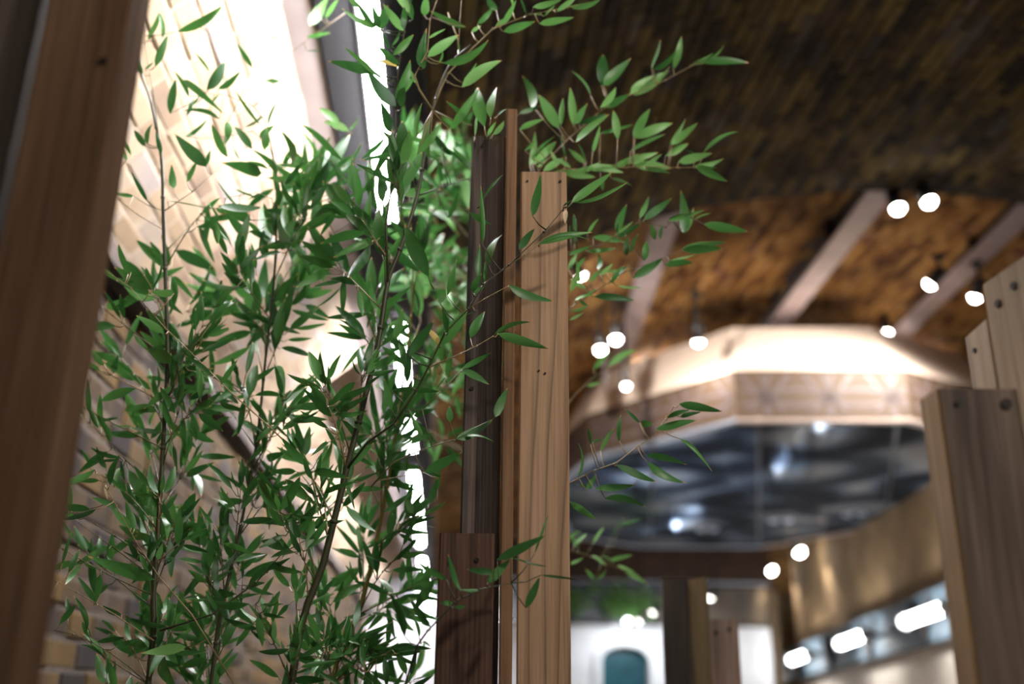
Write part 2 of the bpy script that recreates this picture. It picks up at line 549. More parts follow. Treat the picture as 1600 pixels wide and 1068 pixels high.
a_mid = PI - math.acos((VCX + .12) / VR)          # above the light duct: bricks change from pale to sooty
hau = tag(vault_shell('ceiling_haunch', -1.0, EDGE_Y, VR + .003, a_spr, a_mid, M['mortar_pale']), 'pale brick haunch of the vault beside the light strip', kind='structure')
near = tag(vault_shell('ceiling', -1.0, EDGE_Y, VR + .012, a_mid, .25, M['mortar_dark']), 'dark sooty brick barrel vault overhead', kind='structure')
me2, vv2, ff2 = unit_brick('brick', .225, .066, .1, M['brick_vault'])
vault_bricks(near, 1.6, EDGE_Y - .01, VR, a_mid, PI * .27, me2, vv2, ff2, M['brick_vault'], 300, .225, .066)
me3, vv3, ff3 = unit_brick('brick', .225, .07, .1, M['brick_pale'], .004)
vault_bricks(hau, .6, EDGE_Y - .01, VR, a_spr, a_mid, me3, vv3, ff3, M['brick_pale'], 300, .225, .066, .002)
# haunch continues on the left beyond the arch edge, and the taller far vault
a_mid2 = PI - math.acos((VCX + .1) / VR2)
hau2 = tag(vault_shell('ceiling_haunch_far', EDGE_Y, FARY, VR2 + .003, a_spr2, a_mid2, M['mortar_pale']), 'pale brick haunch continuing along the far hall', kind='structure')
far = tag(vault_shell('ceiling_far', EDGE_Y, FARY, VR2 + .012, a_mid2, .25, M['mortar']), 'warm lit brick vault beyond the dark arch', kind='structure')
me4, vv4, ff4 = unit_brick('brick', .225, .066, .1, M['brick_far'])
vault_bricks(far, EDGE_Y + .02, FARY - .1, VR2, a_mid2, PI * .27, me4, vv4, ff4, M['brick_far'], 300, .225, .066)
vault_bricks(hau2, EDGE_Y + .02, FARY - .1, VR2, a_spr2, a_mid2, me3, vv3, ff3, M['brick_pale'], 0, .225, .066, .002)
# back wall and right wall that close the hall
bw = MB(); bw.box((-2.0, FARY, 0), (9, FARY + .2, 5.5))
tag(bw.build('wall_back', M['tan_wall']), 'tan plaster end wall of the far hall', kind='structure')
rw = MB(); rw.box((8.0, -1, 0), (8.2, FARY, 3.4))
tag(rw.build('wall_right', M['tan_wall']), 'tan plaster outer side wall', kind='structure')
# inner side wall on the right: tan upper part, cream lower part
WA = onX(1445, 960, 5.2)
WANG = math.atan(205 / 1556.0)                     # the side wall opens outwards
WD = Vector((math.sin(WANG), math.cos(WANG), 0)); WN = Vector((-WD.y, WD.x, 0))     # along the wall / into the hall
WO = WA + WD * -2.2 - WN * .2
DZ = WA.z - .1


def onwall(px, py, off):
    """point on the plane parallel to the inner side wall, off metres in front of it"""
    r = ray(px, py); p0 = WO + WN * off
    return CAMV + r * ((p0 - CAMV).dot(WN) / r.dot(WN))


CAMV = Vector((0, 0, CAMZ))
RW = Matrix.Rotation(-WANG, 4, 'Z')
pw = MB(); pw.box((0, 0, DZ - CAMZ), (.25, 9.6, 2.7), Matrix.Translation((WO.x, WO.y, CAMZ)) @ RW)
wi = tag(pw.build('wall_inner', M['tan_wall']), 'tan plaster side wall lit by two small spotlights', kind='structure')
pw = MB(); pw.box((0, 0, -CAMZ), (.25, 9.6, DZ - CAMZ), Matrix.Translation((WO.x, WO.y, CAMZ)) @ RW)
tag(pw.build('wall_inner_lower', M['cream']), 'cream lower wall beneath the blue duct', kind='structure')

# ------------------------------------------------------------------ light duct along the left haunch
DZ0 = CAMZ + 2.0
LX = onZ(572, 0, DZ0 - .04).x                     # the strip lights run along this line
dt = empty('light_duct', (LX, 1.0, DZ0))
q = MB(); q.box((-.155, 0, .0), (.16, FARY - 1.2, .12)); q.build('duct_body', M['duct'], dt)
q = MB(); q.box((-.165, 0, .0), (-.155, FARY - 1.2, .13)); q.build('side_flange', M['duct'], dt)
q = MB(); q.box((.16, 0, -.03), (.17, FARY - 1.2, .13)); q.build('side_flange', M['duct'], dt)
for k in range(5):
    q = MB(); q.box((-.01, 1.0 + k * 3.2, .12), (.03, 1.05 + k * 3.2, .36)); q.build('hanger', M['duct'], dt)
tag(dt, 'dark blue-grey steel duct that carries the bright light strip', 'duct')
SLAB = ('longest glaring white strip light, from the top edge down to the bamboo tips', 'white strip light glimpsed between leaves left of the dark plank',
        'small white strip light low between the yellow culm and the dark plank', 'farthest tiny strip light just left of the short reddish plank')
for (ya, yb), lab in zip(((-330, 345), (500, 702), (735, 850), (870, 935)), SLAB):
    y0 = onZ(575, ya, DZ0 - .04).y; y1 = min(FARY - .6, onZ(620, yb, DZ0 - .04).y); ln = y1 - y0
    t = empty('strip_light', (LX, y0, DZ0 - .002))
    q = MB(); q.box((.036, 0, -.05), (.044, ln, .0)); q.box((-.044, 0, -.004), (-.036, ln, .0)); q.build('fixture_lip', M['steel'], t)
    q = MB()          # wedge-shaped diffuser tilted towards the wall
    q.v = [Vector((x, y, z)) for y in (.02, ln - .02) for (x, z) in ((-.035, -.001), (-.035, -.008), (.035, -.046), (.035, -.001))]
    q.f = [(0, 1, 2, 3), (7, 6, 5, 4), (1, 0, 4, 5), (2, 1, 5, 6), (3, 2, 6, 7), (0, 3, 7, 4)]
    q.build('diffuser', M['led'], t)
    for ye in (0, ln - .018):
        q = MB(); q.box((-.043, ye, -.05), (.043, ye + .018, -.001)); q.build('end_cap', M['steel'], t)
    tag(t, lab, 'light', 'strip lights along the duct')
# pinkish longitudinal beam beside the duct
BXP = onZ(462, 0, DZ0 + .005).x
t = empty('timber_beam', (BXP, 1.0, DZ0 + .005))
q = MB(); q.box((-.055, 0, 0), (.045, FARY - 1.2, .05)); q.build('beam_body', M['beam'], t)
q = MB(); q.box((-.075, 0, .008), (-.057, FARY - 1.2, .05)); q.build('side_batten', M['beam'], t)
for k in range(9):
    q = MB(); q.box((-.056, .9 + k * 1.7, -.002), (.046, .904 + k * 1.7, .05)); q.build('joint', M['stone_dark'], t)
tag(t, 'long pinkish painted beam running beside the light strip', 'beam')

# ------------------------------------------------------------------ steel I-beams under the far vault
BZ = CAMZ + 3.42
for p0, p1, lab in (((1040, 352), (972, 556), 'mauve steel ceiling beam nearest the bamboo, leftmost of three'),
                    ((1388, 287), (1213, 512), 'mauve steel ceiling beam in the middle, above the pod'),
                    ((1604, 330), (1400, 530), 'mauve steel ceiling beam at far right behind the pale planks')):
    A0 = onZ(*p0, BZ); A1 = onZ(*p1, BZ)
    dv = (A1 - A0).normalized()
    A0 = A0 + dv * ((EDGE_Y + .06 - A0.y) / dv.y)
    t = empty('steel_beam', A0)
    t.rotation_euler = (0, 0, math.atan2(-dv.x, dv.y))
    ln = 9.5
    q = MB(); q.box((-.1, 0, 0), (.1, ln, .018)); q.build('bottom_flange', M['ibeam'], t)
    q = MB(); q.box((-.012, 0, .018), (.012, ln, .24)); q.build('web', M['ibeam_dark'], t)
    q = MB(); q.box((-.1, 0, .24), (.1, ln, .258)); q.build('top_flange', M['ibeam_dark'], t)
    for k in range(4):
        q = MB(); q.box((-.09, 1.0 + k * 2.4, .018), (.09, 1.015 + k * 2.4, .24)); q.build('stiffener', M['ibeam_dark'], t)
    tag(t, lab, 'beam', 'steel beams under the far vault')


# ------------------------------------------------------------------ spotlights
def spotlight(px, py, z=None, pt=None, aim=None, energy=120, label='', group='ceiling spotlights', stem=.18, size=.05, color=(1, .9, .8), ang=70, soft=None):
    p = pt if pt is not None else onZ(px, py, z)
    t = empty('spotlight', p)
    aim = Vector(aim)
    d = (aim - p).normalized()
    R = d.to_track_quat('-Z', 'Y').to_matrix().to_4x4()
    # housing: open can, lens near its mouth (local -Z = beam)
    q = MB(); n = 16
    rings = [(size * .75, .14), (size * .98, .135), (size, .1), (size, -.02), (size * .9, -.02)]
    for r, zz in rings:
        for j in range(n):
            a = 2 * PI * j / n
            q.v.append(R @ Vector((r * math.cos(a), r * math.sin(a), zz)))
    for i in range(len(rings) - 1):
        for j in range(n):
            q.f.append((i * n + j, i * n + (j + 1) % n, (i + 1) * n + (j + 1) % n, (i + 1) * n + j))
    q.f.append(tuple(range(n)))
    q.build('housing', M['black'], t, True)
    q = MB()
    dome = [(.9, -.012), (.86, -.012 - size * .35), (.62, -.012 - size * .7), (.3, -.012 - size * .9)]
    for r, zz in dome:
        for j in range(n):
            a = 2 * PI * j / n
            q.v.append(R @ Vector((size * r * math.cos(a), size * r * math.sin(a), zz)))
    for i in range(3):
        for j in range(n):
            q.f.append((i * n + j, i * n + (j + 1) % n, (i + 1) * n + (j + 1) % n, (i + 1) * n + j))
    q.f.append(tuple(3 * n + j for j in range(n)))
    q.build('lens', M['lamp_white'], t)
    top = R @ Vector((0, 0, .1))
    q = MB(); q.tube([top, top + Vector((0, 0, stem))], .014, 8); q.build('stem', M['black'], t)
    q = MB(); q.tube([top + Vector((0, 0, stem)), top + Vector((0, 0, stem + .04))], .05, 12); q.build('mount', M['black'], t)
    tag(t, label, 'spotlight', group)
    ld = bpy.data.lights.new('spot_beam', 'SPOT')
    ld.energy = energy; ld.color = color; ld.spot_size = math.radians(ang); ld.spot_blend = 1.0; ld.shadow_soft_size = soft or size * .8
    lo = bpy.data.objects.new('spot_beam', ld)
    COL.objects.link(lo); lo.parent = t
    lo.matrix_local = Matrix.Translation(d * (.03 + size)) @ R
    return t


SZ = CAMZ + 3.25
POD_AIM = (2.6, 8.4, CAMZ + 2.9)
def hall_spot(px, py, dz, tgt, en, lab, **kw):
    """spotlight at a height dz above the eye, hung from the far vault, aimed at tgt (offset from itself)"""
    p = onZ(px, py, CAMZ + dz)
    spotlight(px, py, CAMZ + dz, aim=p + Vector(tgt), energy=en, label=lab, stem=max(.1, CAMZ + 3.45 - p.z - .14), **kw)


hall_spot(1402, 322, 3.2, (0, -.3, -1), 25, 'spotlight right beside the middle steel beam, under the dark arch edge')
hall_spot(1450, 312, 3.2, (.1, -.4, -1), 25, 'highest and brightest disc spotlight, under the dark arch edge')
hall_spot(1456, 440, 3.2, (-.45, .5, -.6), 170, 'spotlight between two steel beams, left of the right-hand beam', ang=140)
hall_spot(1525, 460, 3.15, (-.2, .3, -.7), 110, 'spotlight half hidden by the pale plank at right', ang=140)
hall_spot(1385, 518, 3.38, (-.1, -.3, -.8), 20, 'spotlight just above the pod at the foot of the right beam')
hall_spot(1432, 552, 3.42, (-.1, -.3, -.8), 20, 'spotlight touching the right shoulder of the pod')
hall_spot(1091, 530, 3.0, (.05, .2, -1), 34, 'spotlight standing over the left shoulder of the pod', ang=150)
hall_spot(962, 527, 3.0, (.0, -.3, -1), 22, 'right one of a close pair of spotlights beside the plank', ang=130)
hall_spot(938, 543, 2.95, (.0, -.3, -1), 22, 'left one of a close pair of spotlights beside the plank', ang=130)
hall_spot(978, 600, 2.62, (.0, -.3, -1), 8, 'small spotlight hanging low in front of the pod rim', size=.035, ang=130)
hall_spot(905, 425, 3.2, (.5, .6, -.6), 170, 'spotlight peeping through bamboo leaves beside the plank', ang=140)

# ------------------------------------------------------------------ hanging pod
PZ = CAMZ + 2.30
pod = empty('hanging_pod', (2.75, 11.5, PZ))
PO = Vector((2.75, 11.5, PZ))
near_px = [(868, 800), (872, 748), (918, 712), (1150, 652), (1424, 652)]
far_px = [(1545, 790), (1360, 824), (1190, 853), (1000, 853), (890, 835)]
outline = [onZ(x, y, PZ) for x, y in near_px] + [onZ(1590, 690, PZ), onZ(1600, 765, PZ)] + [onZ(x, y, PZ) for x, y in far_px[1:]]
cen = sum(outline, Vector()) / len(outline)
POD_DEBUG = [tuple(round(c, 2) for c in p) for p in outline]


def inset(k, z):
    return [Vector((cen.x + (p.x - cen.x) * k, cen.y + (p.y - cen.y) * k, z)) for p in outline]


FH = .43
low = outline
n = len(low)
up1 = [Vector((p.x, p.y, PZ + FH)) for p in low]
up2 = [Vector((cen.x + (p.x - cen.x) * .86, cen.y + (p.y - cen.y) * .88, PZ + FH + .56)) for p in low]


def quad_panel(name, a, b, c, d, th, mat):
    """thick four-sided panel, a..d counter-clockwise seen from outside"""
    nrm = (b - a).cross(d - a).normalized()
    v = [p - PO for p in (a, b, c, d)] + [p - PO - nrm * th for p in (a, b, c, d)]
    f = [(0, 1, 2, 3), (7, 6, 5, 4), (0, 4, 5, 1), (1, 5, 6, 2), (2, 6, 7, 3), (3, 7, 4, 0)]
    return mesh_obj(name, v, f, mat, pod), nrm


def ccw(pts):
    s = sum(pts[i].x * pts[(i + 1) % len(pts)].y - pts[(i + 1) % len(pts)].x * pts[i].y for i in range(len(pts)))
    return s > 0


order = list(range(n)) if ccw(low) else list(reversed(range(n)))
for i in range(n):
    a, b = order[i], order[(i + 1) % n]
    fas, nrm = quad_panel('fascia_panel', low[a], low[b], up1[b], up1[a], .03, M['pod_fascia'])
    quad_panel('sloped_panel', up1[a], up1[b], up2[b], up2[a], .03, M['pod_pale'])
    # overlapping circle line-work on each fascia panel
    ex = (low[b] - low[a]); W = ex.length; ex.normalize(); ez = Vector((0, 0, 1)); H = FH
    q = MB()
    rr = .54; hh = rr * math.sqrt(3) / 2; lw = .017
    rowi = -2
    for rowi in range(-1, 4):
        for ci in range(-1, int(W / rr) + 2):
            cx = ci * rr + (rr / 2 if rowi % 2 else 0); cz = H * .42 + (rowi - 1) * hh
            seg = 64
            for s in range(seg):
                a0 = 2 * PI * s / seg; a1 = 2 * PI * (s + 1) / seg
                pts = []
                for (aa, r_) in ((a0, rr - lw), (a1, rr - lw), (a1, rr + lw), (a0, rr + lw)):
                    pts.append((cx + r_ * math.cos(aa), cz + r_ * math.sin(aa)))
                if all(.01 < x < W - .01 and .01 < z < H - .01 for x, z in pts):
                    bb = len(q.v)
                    for x, z in pts:
                        q.v.append(low[a] + ex * x + ez * z + nrm * .004 - PO)
                    q.f.append((bb, bb + 1, bb + 2, bb + 3))
    if q.v:
        tag(q.build('circle_pattern', M['pod_line'], fas), kind='stuff')
    # edge trim at the soffit
    ei = (cen - (low[a] + low[b]) / 2); ei.z = 0; ei.normalize()
    w = .1
    v = [low[a] - PO, low[b] - PO, low[b] + ei * w - PO, low[a] + ei * w - PO]
    dn = Vector((0, 0, -.03))
    vs = v + [p + dn for p in v]
    midx, midy, _ = proj((low[a] + low[b]) / 2)
    mt = M['trim_blue'] if midx < 1180 else M['trim_pink']
    mesh_obj('soffit_trim', vs, [(3, 2, 1, 0), (4, 5, 6, 7), (0, 1, 5, 4), (1, 2, 6, 5), (2, 3, 7, 6), (3, 0, 4, 7)], mt, pod)
# top deck
q = MB(); q.v = [p - PO for p in up2]; q.f = [tuple(order)]; q.build('top_deck', M['pod_pale'], pod)


# mirrored soffit panels: cut the outline by seams
def clip(poly, p0, nrm):
    out = []
    for i in range(len(poly)):
        a, b = poly[i], poly[(i + 1) % len(poly)]
        da, db = (a - p0).dot(nrm), (b - p0).dot(nrm)
        if da >= 0: out.append(a)
        if (da >= 0) != (db >= 0):
            out.append(a + (b - a) * (da / (da - db)))
    return out


seams = [((1022, 690), (1015, 850)), ((1185, 648), (1186, 852)), ((1392, 740), (1382, 822))]
lines = []
for s0, s1 in seams:
    A, B = onZ(*s0, PZ), onZ(*s1, PZ)
    dr = (B - A); nr = Vector((dr.y, -dr.x, 0)).normalized()      # points to larger x
    lines.append((A, nr, dr.normalized()))
base = [low[i] for i in order]
gap = .02
regions = []
for k in range(4):
    poly = base
    if k > 0: poly = clip(poly, lines[k - 1][0] + lines[k - 1][1] * gap, lines[k - 1][1])
    if k < 3: poly = clip(poly, lines[k][0] - lines[k][1] * gap, -lines[k][1])
    if len(poly) < 3: continue
    for kk, (y0, y1) in enumerate(((0, 10.2), (10.22, 12.8), (12.82, 30))):
        pp = clip(clip(poly, Vector((0, y0, 0)), Vector((0, 1, 0))), Vector((0, y1, 0)), Vector((0, -1, 0)))
        if len(pp) >= 3:
            q = MB(); q.prism([(p.x - PO.x, p.y - PO.y) for p in pp], -.012, .0); q.build('mirror_panel', M['mirror'], pod)
q = MB(); q.prism([(p.x - PO.x, p.y - PO.y) for p in [Vector((cen.x + (p.x - cen.x) * .995, cen.y + (p.y - cen.y) * .995, 0)) for p in base]], .004, .03); q.build('backing_board', M['seam'], pod)
# sprinkler-like rosettes on the soffit
for (x, y) in ((1105, 826), (1335, 802), (1220, 812)):
    c = onZ(x, y, PZ - .02) - PO
    q = MB(); q.tube([c, c + Vector((0, 0, -.02))], .15, 24); ro = q.build('rosette', M['trim_blue'], pod)
    q = MB(); q.tube([c + Vector((0, 0, -.02)), c + Vector((0, 0, -.06))], .045, 12); q.build('rosette_knob', M['black'], ro)
# suspension rods
for (x, y) in ((1.6, 9.5), (3.9, 9.6), (2.0, 13), (4.1, 13)):
    q = MB(); q.tube([Vector((x, y, PZ + FH + .2)) - PO, Vector((x, y, CAMZ + 3.55)) - PO], .012, 6); q.build('suspension_rod', M['steel'], pod)
tag(pod, 'faceted pale plywood pod with circle patterned band and mirrored underside', 'canopy')

# ------------------------------------------------------------------ behind and below the pod
BY = 17.0
# brown fascia
a = onY(870, 848, BY); b = onY(1190, 852, BY); c = onY(1204, 921, BY); d = onY(870, 904, BY)
t = empty('brown_fascia', (a.x, BY, d.z))
for k in range(4):
    x0 = .1 + (c.x - .1) * k / 4; x1 = .1 + (c.x - .1) * (k + 1) / 4 - .012
    q = MB(); q.box((x0 - a.x, 0, 0), (x1 - a.x, .12, a.z - d.z + .05)); q.build('panel', M['brown_fascia'], t)
q = MB(); q.box((.1 - a.x, -.02, -.03), (c.x - a.x, .1, 0)); q.build('edge_strip', M['trim_blue'], t)
tag(t, 'dark brown curved fascia below the far rim of the pod', 'fascia')
# wall mirrors under it, above the white wall
zt = d.z - .03; zb = onY(950, 976, BY + .1).z
for k, lab in enumerate(('wall mirror behind the added foliage', 'wall mirror above the arched niche', 'wall mirror behind the dark plank', 'wall mirror next to the thin timber post')):
    x0 = -1.2 + (c.x + 1.2) * k / 4; x1 = -1.2 + (c.x + 1.2) * (k + 1) / 4 - .015
    t = empty('wall_mirror', ((x0 + x1) / 2, BY + .1, zb))
    w = (x1 - x0) / 2
    q = MB(); q.box((-w + .03, 0, .03), (w - .03, .02, zt - zb - .03)); q.build('mirror_glass', M['wall_mirror'], t)
    q = MB()
    q.box((-w, -.01, 0), (w, .03, .03)); q.box((-w, -.01, zt - zb - .03), (w, .03, zt - zb)); q.box((-w, -.01, .03), (-w + .03, .03, zt - zb - .03)); q.box((w - .03, -.01, .03), (w, .03, zt - zb - .03))
    q.build('frame', M['black'], t)
    tag(t, lab, 'mirror', 'wall mirrors over the white wall')
# white wall with an arched niche
nl = onY(940, 1040, BY); nr_ = onY(1016, 1040, BY); ntp = onY(978, 1008, BY)
cx = (nl.x + nr_.x) / 2; hw = (nr_.x - nl.x) / 2
spz = ntp.z - hw * .62
v = []; f = []
x0, x1 = -1.3, c.x + .05
arc = [(cx - hw, 0), (cx - hw, spz)]
for k in range(1, 12):
    aa = PI - PI * k / 12
    arc.append((cx + hw * math.cos(aa), spz + hw * .62 * math.sin(aa)))
arc += [(cx + hw, spz), (cx + hw, 0)]
outer = [(x0, 0), (x0, zb)] + [(x0 + (x1 - x0) * k / 12, zb) for k in range(1, 12)] + [(x1, zb), (x1, 0)]
# pair outer/arc lists with equal length
mA = len(arc)
outer = [(x0, 0), (x0, spz * .9)] + [(x0 + (x1 - x0) * (k - 1) / 10, zb) for k in range(1, 12)] + [(x1, spz * .9), (x1, 0)]
for y in (BY + .05, BY + .3):
    for (x, z) in arc: v.append((x, y, z))
    for (x, z) in outer: v.append((x, y, z))
m2 = 2 * mA
for i in range(mA - 1):
    f.append((mA + i, mA + i + 1, i + 1, i))
    f.append((m2 + i, m2 + i + 1, m2 + mA + i + 1, m2 + mA + i))
    f.append((i, i + 1, m2 + i + 1, m2 + i))
    f.append((mA + i + 1, mA + i, m2 + mA + i, m2 + mA + i + 1))
wn = mesh_obj('wall_niche', v, f, M['white'])
tag(wn, 'white wall with an arched niche at the bottom', kind='structure')
# arch moulding + teal door inside
t = empty('arched_niche', (cx, BY + .02, 0))
q = MB(); k1 = 1.28
pin = [(cx - hw, 0)] + arc[1:-1] + [(cx + hw, 0)]
for i in range(len(arc)):
    x, z = arc[i]
    ox = cx + (x - cx) * k1; oz = z if z <= spz else spz + (z - spz) * k1
    for (xx, zz) in ((x, z), (ox, oz)):
        for y in (-.03, .06):
            q.v.append(Vector((xx - cx, y, zz)))
for i in range(len(arc) - 1):
    b0 = i * 4; c0 = b0 + 4
    q.f += [(b0, b0 + 2, c0 + 2, c0), (b0 + 1, c0 + 1, c0 + 3, b0 + 3), (b0 + 2, b0 + 3, c0 + 3, c0 + 2), (b0, c0, c0 + 1, b0 + 1)]
q.build('arch_moulding', M['white'], t)
q = MB(); q.box((-hw * .98, .2, 0), (hw * .98, .24, spz + hw * .5)); q.build('door_leaf', M['teal'], t)
q = MB(); q.box((-hw * .9, .185, spz * .93), (hw * .9, .2, spz * .96)); q.build('rail', M['teal'], t)
tag(t, 'teal panel in a white arched niche at the bottom edge', 'niche')
# thin timber post
pp = onY(1206, 925, 13.0)
t = empty('thin_post', (pp.x, 13.0, 0))
q = MB(); q.box((-.045, -.045, 0), (.045, .045, pp.z)); q.build('shaft', M['plank_pale'], t)
q = MB(); q.box((-.06, -.06, pp.z - .03), (.06, .06, pp.z)); q.build('cap', M['plank_pale'], t)
tag(t, 'thin pale timber post standing below the pod', 'post')

# duct with tubes on the inner right wall
A = onwall(1500, 958, .12); B = onwall(1185, 1060, .12)
dr = (B - A); ln = dr.length; dr.normalize()
t = empty('wall_duct', A)
Rx_ = -(WN - dr * WN.dot(dr)).normalized()
Rd = Matrix((Rx_, dr, Rx_.cross(dr))).transposed().to_4x4()
q = MB(); q.box((-.02, -1.0, -.2), (.12, ln + .5, .3), Rd); q.build('duct_body', M['duct_blue'], t)
q = MB(); q.box((-.06, -1.0, .27), (.0, ln + .5, .31), Rd); q.build('top_lip', M['duct_blue'], t)
for k in range(5):
    y = 1.0 + k * 2.15
    for s in (-1, 1):
        q = MB(); q.tube([Rd @ Vector((-.04, y + s * .3, .27)), Rd @ Vector((-.04, y, -.19))], .04, 6); q.build('bracket', M['ibeam_dark'], t)
tag(t, 'pale blue steel duct on the right wall with dark brackets', 'duct')
tl = ('largest glowing tube on the blue duct, nearest the dark plank', 'second glowing tube from the dark plank on the blue duct',
      'third glowing tube along the blue duct', 'smallest glowing tube, beside the thin post')
for (px, py), lab in zip(((1445, 960), (1332, 998), (1250, 1026), (1190, 1046)), tl):
    c0 = onwall(px, py, .36)
    g = empty('tube_light', c0)
    h = .62
    q = MB(); q.tube([dr * -h, dr * h], .06, 12); q.build('tube', M['tube'], g, True)
    q = MB(); q.tube([dr * (-h - .04), dr * -h], .08, 12); q.build('end_cap', M['steel'], g)
    q = MB(); q.tube([dr * h, dr * (h + .04)], .08, 12); q.build('end_cap', M['steel'], g)
    q = MB(); q.box((.04, -h, -.03), (.2, h, .03), Rd); q.build('bracket', M['steel'], g)
    tag(g, lab, 'light', 'tube lights on the blue duct')
# two small spotlights in front of the tan wall
for (px, py), lab in (((1204, 889), 'lower small spotlight aimed at the tan wall'), ((1248, 860), 'upper small spotlight close under the pod rim')):
    p = onwall(px, py, .35)
    spotlight(0, 0, pt=p, aim=p - WN * .5 - WD * .5 + Vector((0, 0, -.9)), energy=45, label=lab, group='small spotlights by the tan wall', stem=.2, size=.085, ang=60)


# ------------------------------------------------------------------ planks
def plank(tl, tr, d, th, mat, label, ztop=None, bottom=0.0, same_z=False, group=None, nails=(), front_tilt=0.0, edge_mat=None, chip=0.0, name='timber_plank', bl=None):
    """upright board; tl/tr are the photo pixels of the top front corners, d its camera depth at tl"""
    a = P(*tl, d)
    z = a.z
    if same_z:
        b = onZ(*tr, z)
    else:
        b = P(*tr, d); 
    ex = Vector((b.x - a.x, b.y - a.y, 0)); W = ex.length; ex.normalize()
    ey = Vector((-ex.y, ex.x, 0))                       # away from the camera
    o = empty(name, (a.x + ex.x * W / 2, a.y + ex.y * W / 2, bottom))
    o.rotation_euler = (0, 0, math.atan2(ex.y, ex.x))
    H = (ztop if ztop else z) - bottom
    bev = .003
    v = []; f = []
    nz = 10
    rnd = random.Random(int(tl[0] * 7 + tl[1]))
    for i in range(nz + 1):
        zz = H * i / nz
        w = rnd.uniform(-.0012, .0012)
        for (x, y) in ((-W / 2 + bev, 0), (W / 2 - bev, 0), (W / 2, bev), (W / 2, th - bev), (W / 2 - bev, th), (-W / 2 + bev, th), (-W / 2, th - bev), (-W / 2, bev)):
            top = (x / W) * chip if i == nz else 0
            v.append((x + w, y, zz + top))
    for i in range(nz):
        for j in range(8):
            f.append((i * 8 + j, i * 8 + (j + 1) % 8, (i + 1) * 8 + (j + 1) % 8, (i + 1) * 8 + j))
    f.append(tuple(reversed(range(8)))); f.append(tuple(nz * 8 + j for j in range(8)))
    me_o = mesh_obj('board', v, f, mat, o)
    if edge_mat:
        me_o.data.materials.append(edge_mat)
        for p in me_o.data.polygons:
            if abs(p.normal.x) > .6: p.material_index = 1
    for (nx, nzz, r) in nails:      # nx -1..1 across, nzz metres below the top
        q = MB(); q.tube([Vector((nx * W / 2, -.0025, H - nzz)), Vector((nx * W / 2, .01, H - nzz))], r, 10)
        q.build('nail', M['nail'], o)
    tag(o, label, 'plank', group)
    return o


G = 'upright planks'
plank((792, 170), (809, 170), 2.03, .09, M['plank_edge'], 'narrow brown plank seen edge-on, tallest of the central cluster', group=G, nails=((.2, .9, .003),))
plank((737, 212), (790, 212), 2.075, .024, M['plank_dark'], 'weathered plank with stains and shade in its dark colour, left in the central cluster', group=G, nails=((-.6, .55, .004),))
plank((814, 268), (886, 268), 2.0, .026, M['plank_light'], 'light brown sawn plank at right of the central cluster', group=G, nails=((-.72, .022, .0022), (.7, .022, .0028), (-.2, .42, .0018), (.05, .425, .002)))
plank((686, 832), (772, 832), 1.70, .022, M['plank_red'], 'short reddish dark plank low at left of the central cluster', group=G, nails=((-.55, .05, .004), (.4, .045, .004)))
plank((74, 0), (206, 0), 1.16, .05, M['post'], 'large blurred brown post along the left edge of the photo', ztop=3.0, group=G, nails=((.58, 3.0 - P(173, 95, 1.13).z, .0045),), name='timber_post')
plank((-60, 0), (62, 0), 1.2, .04, M['post_grey'], 'greyish board behind the left brown post, at the frame corner', ztop=3.0, group=G, name='timber_post')
plank((1464, 606), (1590, 606), 1.27, .06, M['plank_grey'], 'blurred dark grey-brown plank with black streaks at the right edge', group=G, edge_mat=M['plank_ochre'],
      nails=((-.55, .02, .004), (.65, .02, .007)))
plank((1507, 528), (1542, 497), 1.5, .025, M['plank_pale'], 'small pale plank peeping out between the grey plank and the tall pale plank', same_z=True, group=G, nails=((-.3, .03, .004),))
plank((1534, 446), (1640, 372), 1.42, .03, M['plank_pale'], 'tall pale sloping plank at the far right edge', same_z=True, group=G, nails=((-.6, .04, .006), (-.1, .03, .006), (.4, .03, .006)))
plank((1034, 904), (1073, 903), 3.0, .025, M['plank_black'], 'nearly black plank in the small distant pair', group=G)
plank((1073, 903), (1104, 893), 3.02, .03, M['plank_olive'], 'ochre-edged plank joined to the black distant plank', group=G, chip=.012)
plank((1107, 967), (1153, 966), 3.12, .025, M['plank_pink'], 'short pinkish plank right of the black distant plank', group=G, nails=((-.55, .04, .008), (.35, .03, .007)))


# ------------------------------------------------------------------ bamboo
def leaf_mesh(name, fold, curl, twist, wave, mat, wmax=.1):
    v = []; f = []
    ns = 8
    for i in range(ns + 1):
        t = i / ns
        w = wmax * (math.sin(PI * min(1, t ** .72)) ** .85 if 0 < t < 1 else 0) * (1 - .15 * t)
        if t == 0: w = .008
        z0 = -curl * (t - .5) ** 2 + curl * .25 + wave * math.sin(t * 7)
        a = twist * (t - .4)
        for s in (-1, 0, 1):
            y = s * w * math.cos(fold); z = abs(s) * w * math.sin(fold)
            v.append((t, y * math.cos(a) - z * math.sin(a), z0 + y * math.sin(a) + z * math.cos(a)))
    for i in range(ns):
        b = i * 3
        f += [(b, b + 3, b + 4, b + 1), (b + 1, b + 4, b + 5, b + 2)]
    me = bpy.data.meshes.new(name)
    me.from_pydata(v, [], f); me.update()
    for p in me.polygons: p.use_smooth = True
    me.materials.append(mat)
    return me


LEAVES = {}
M['leaf_dry'] = M['sheath']
for key in ('leaf', 'leaf_bright', 'leaf_yellow', 'leaf_dry'):
    LEAVES[key] = [leaf_mesh('leaf', .25, .18, .3, .0, M[key]), leaf_mesh('leaf', .4, .3, -.35, .01, M[key], .105),
                   leaf_mesh('leaf', .15, -.15, .5, .012, M[key], .095), leaf_mesh('leaf', .3, .5, -.2, 0, M[key], .1)]
CAMP = Vector((0, 0, CAMZ))


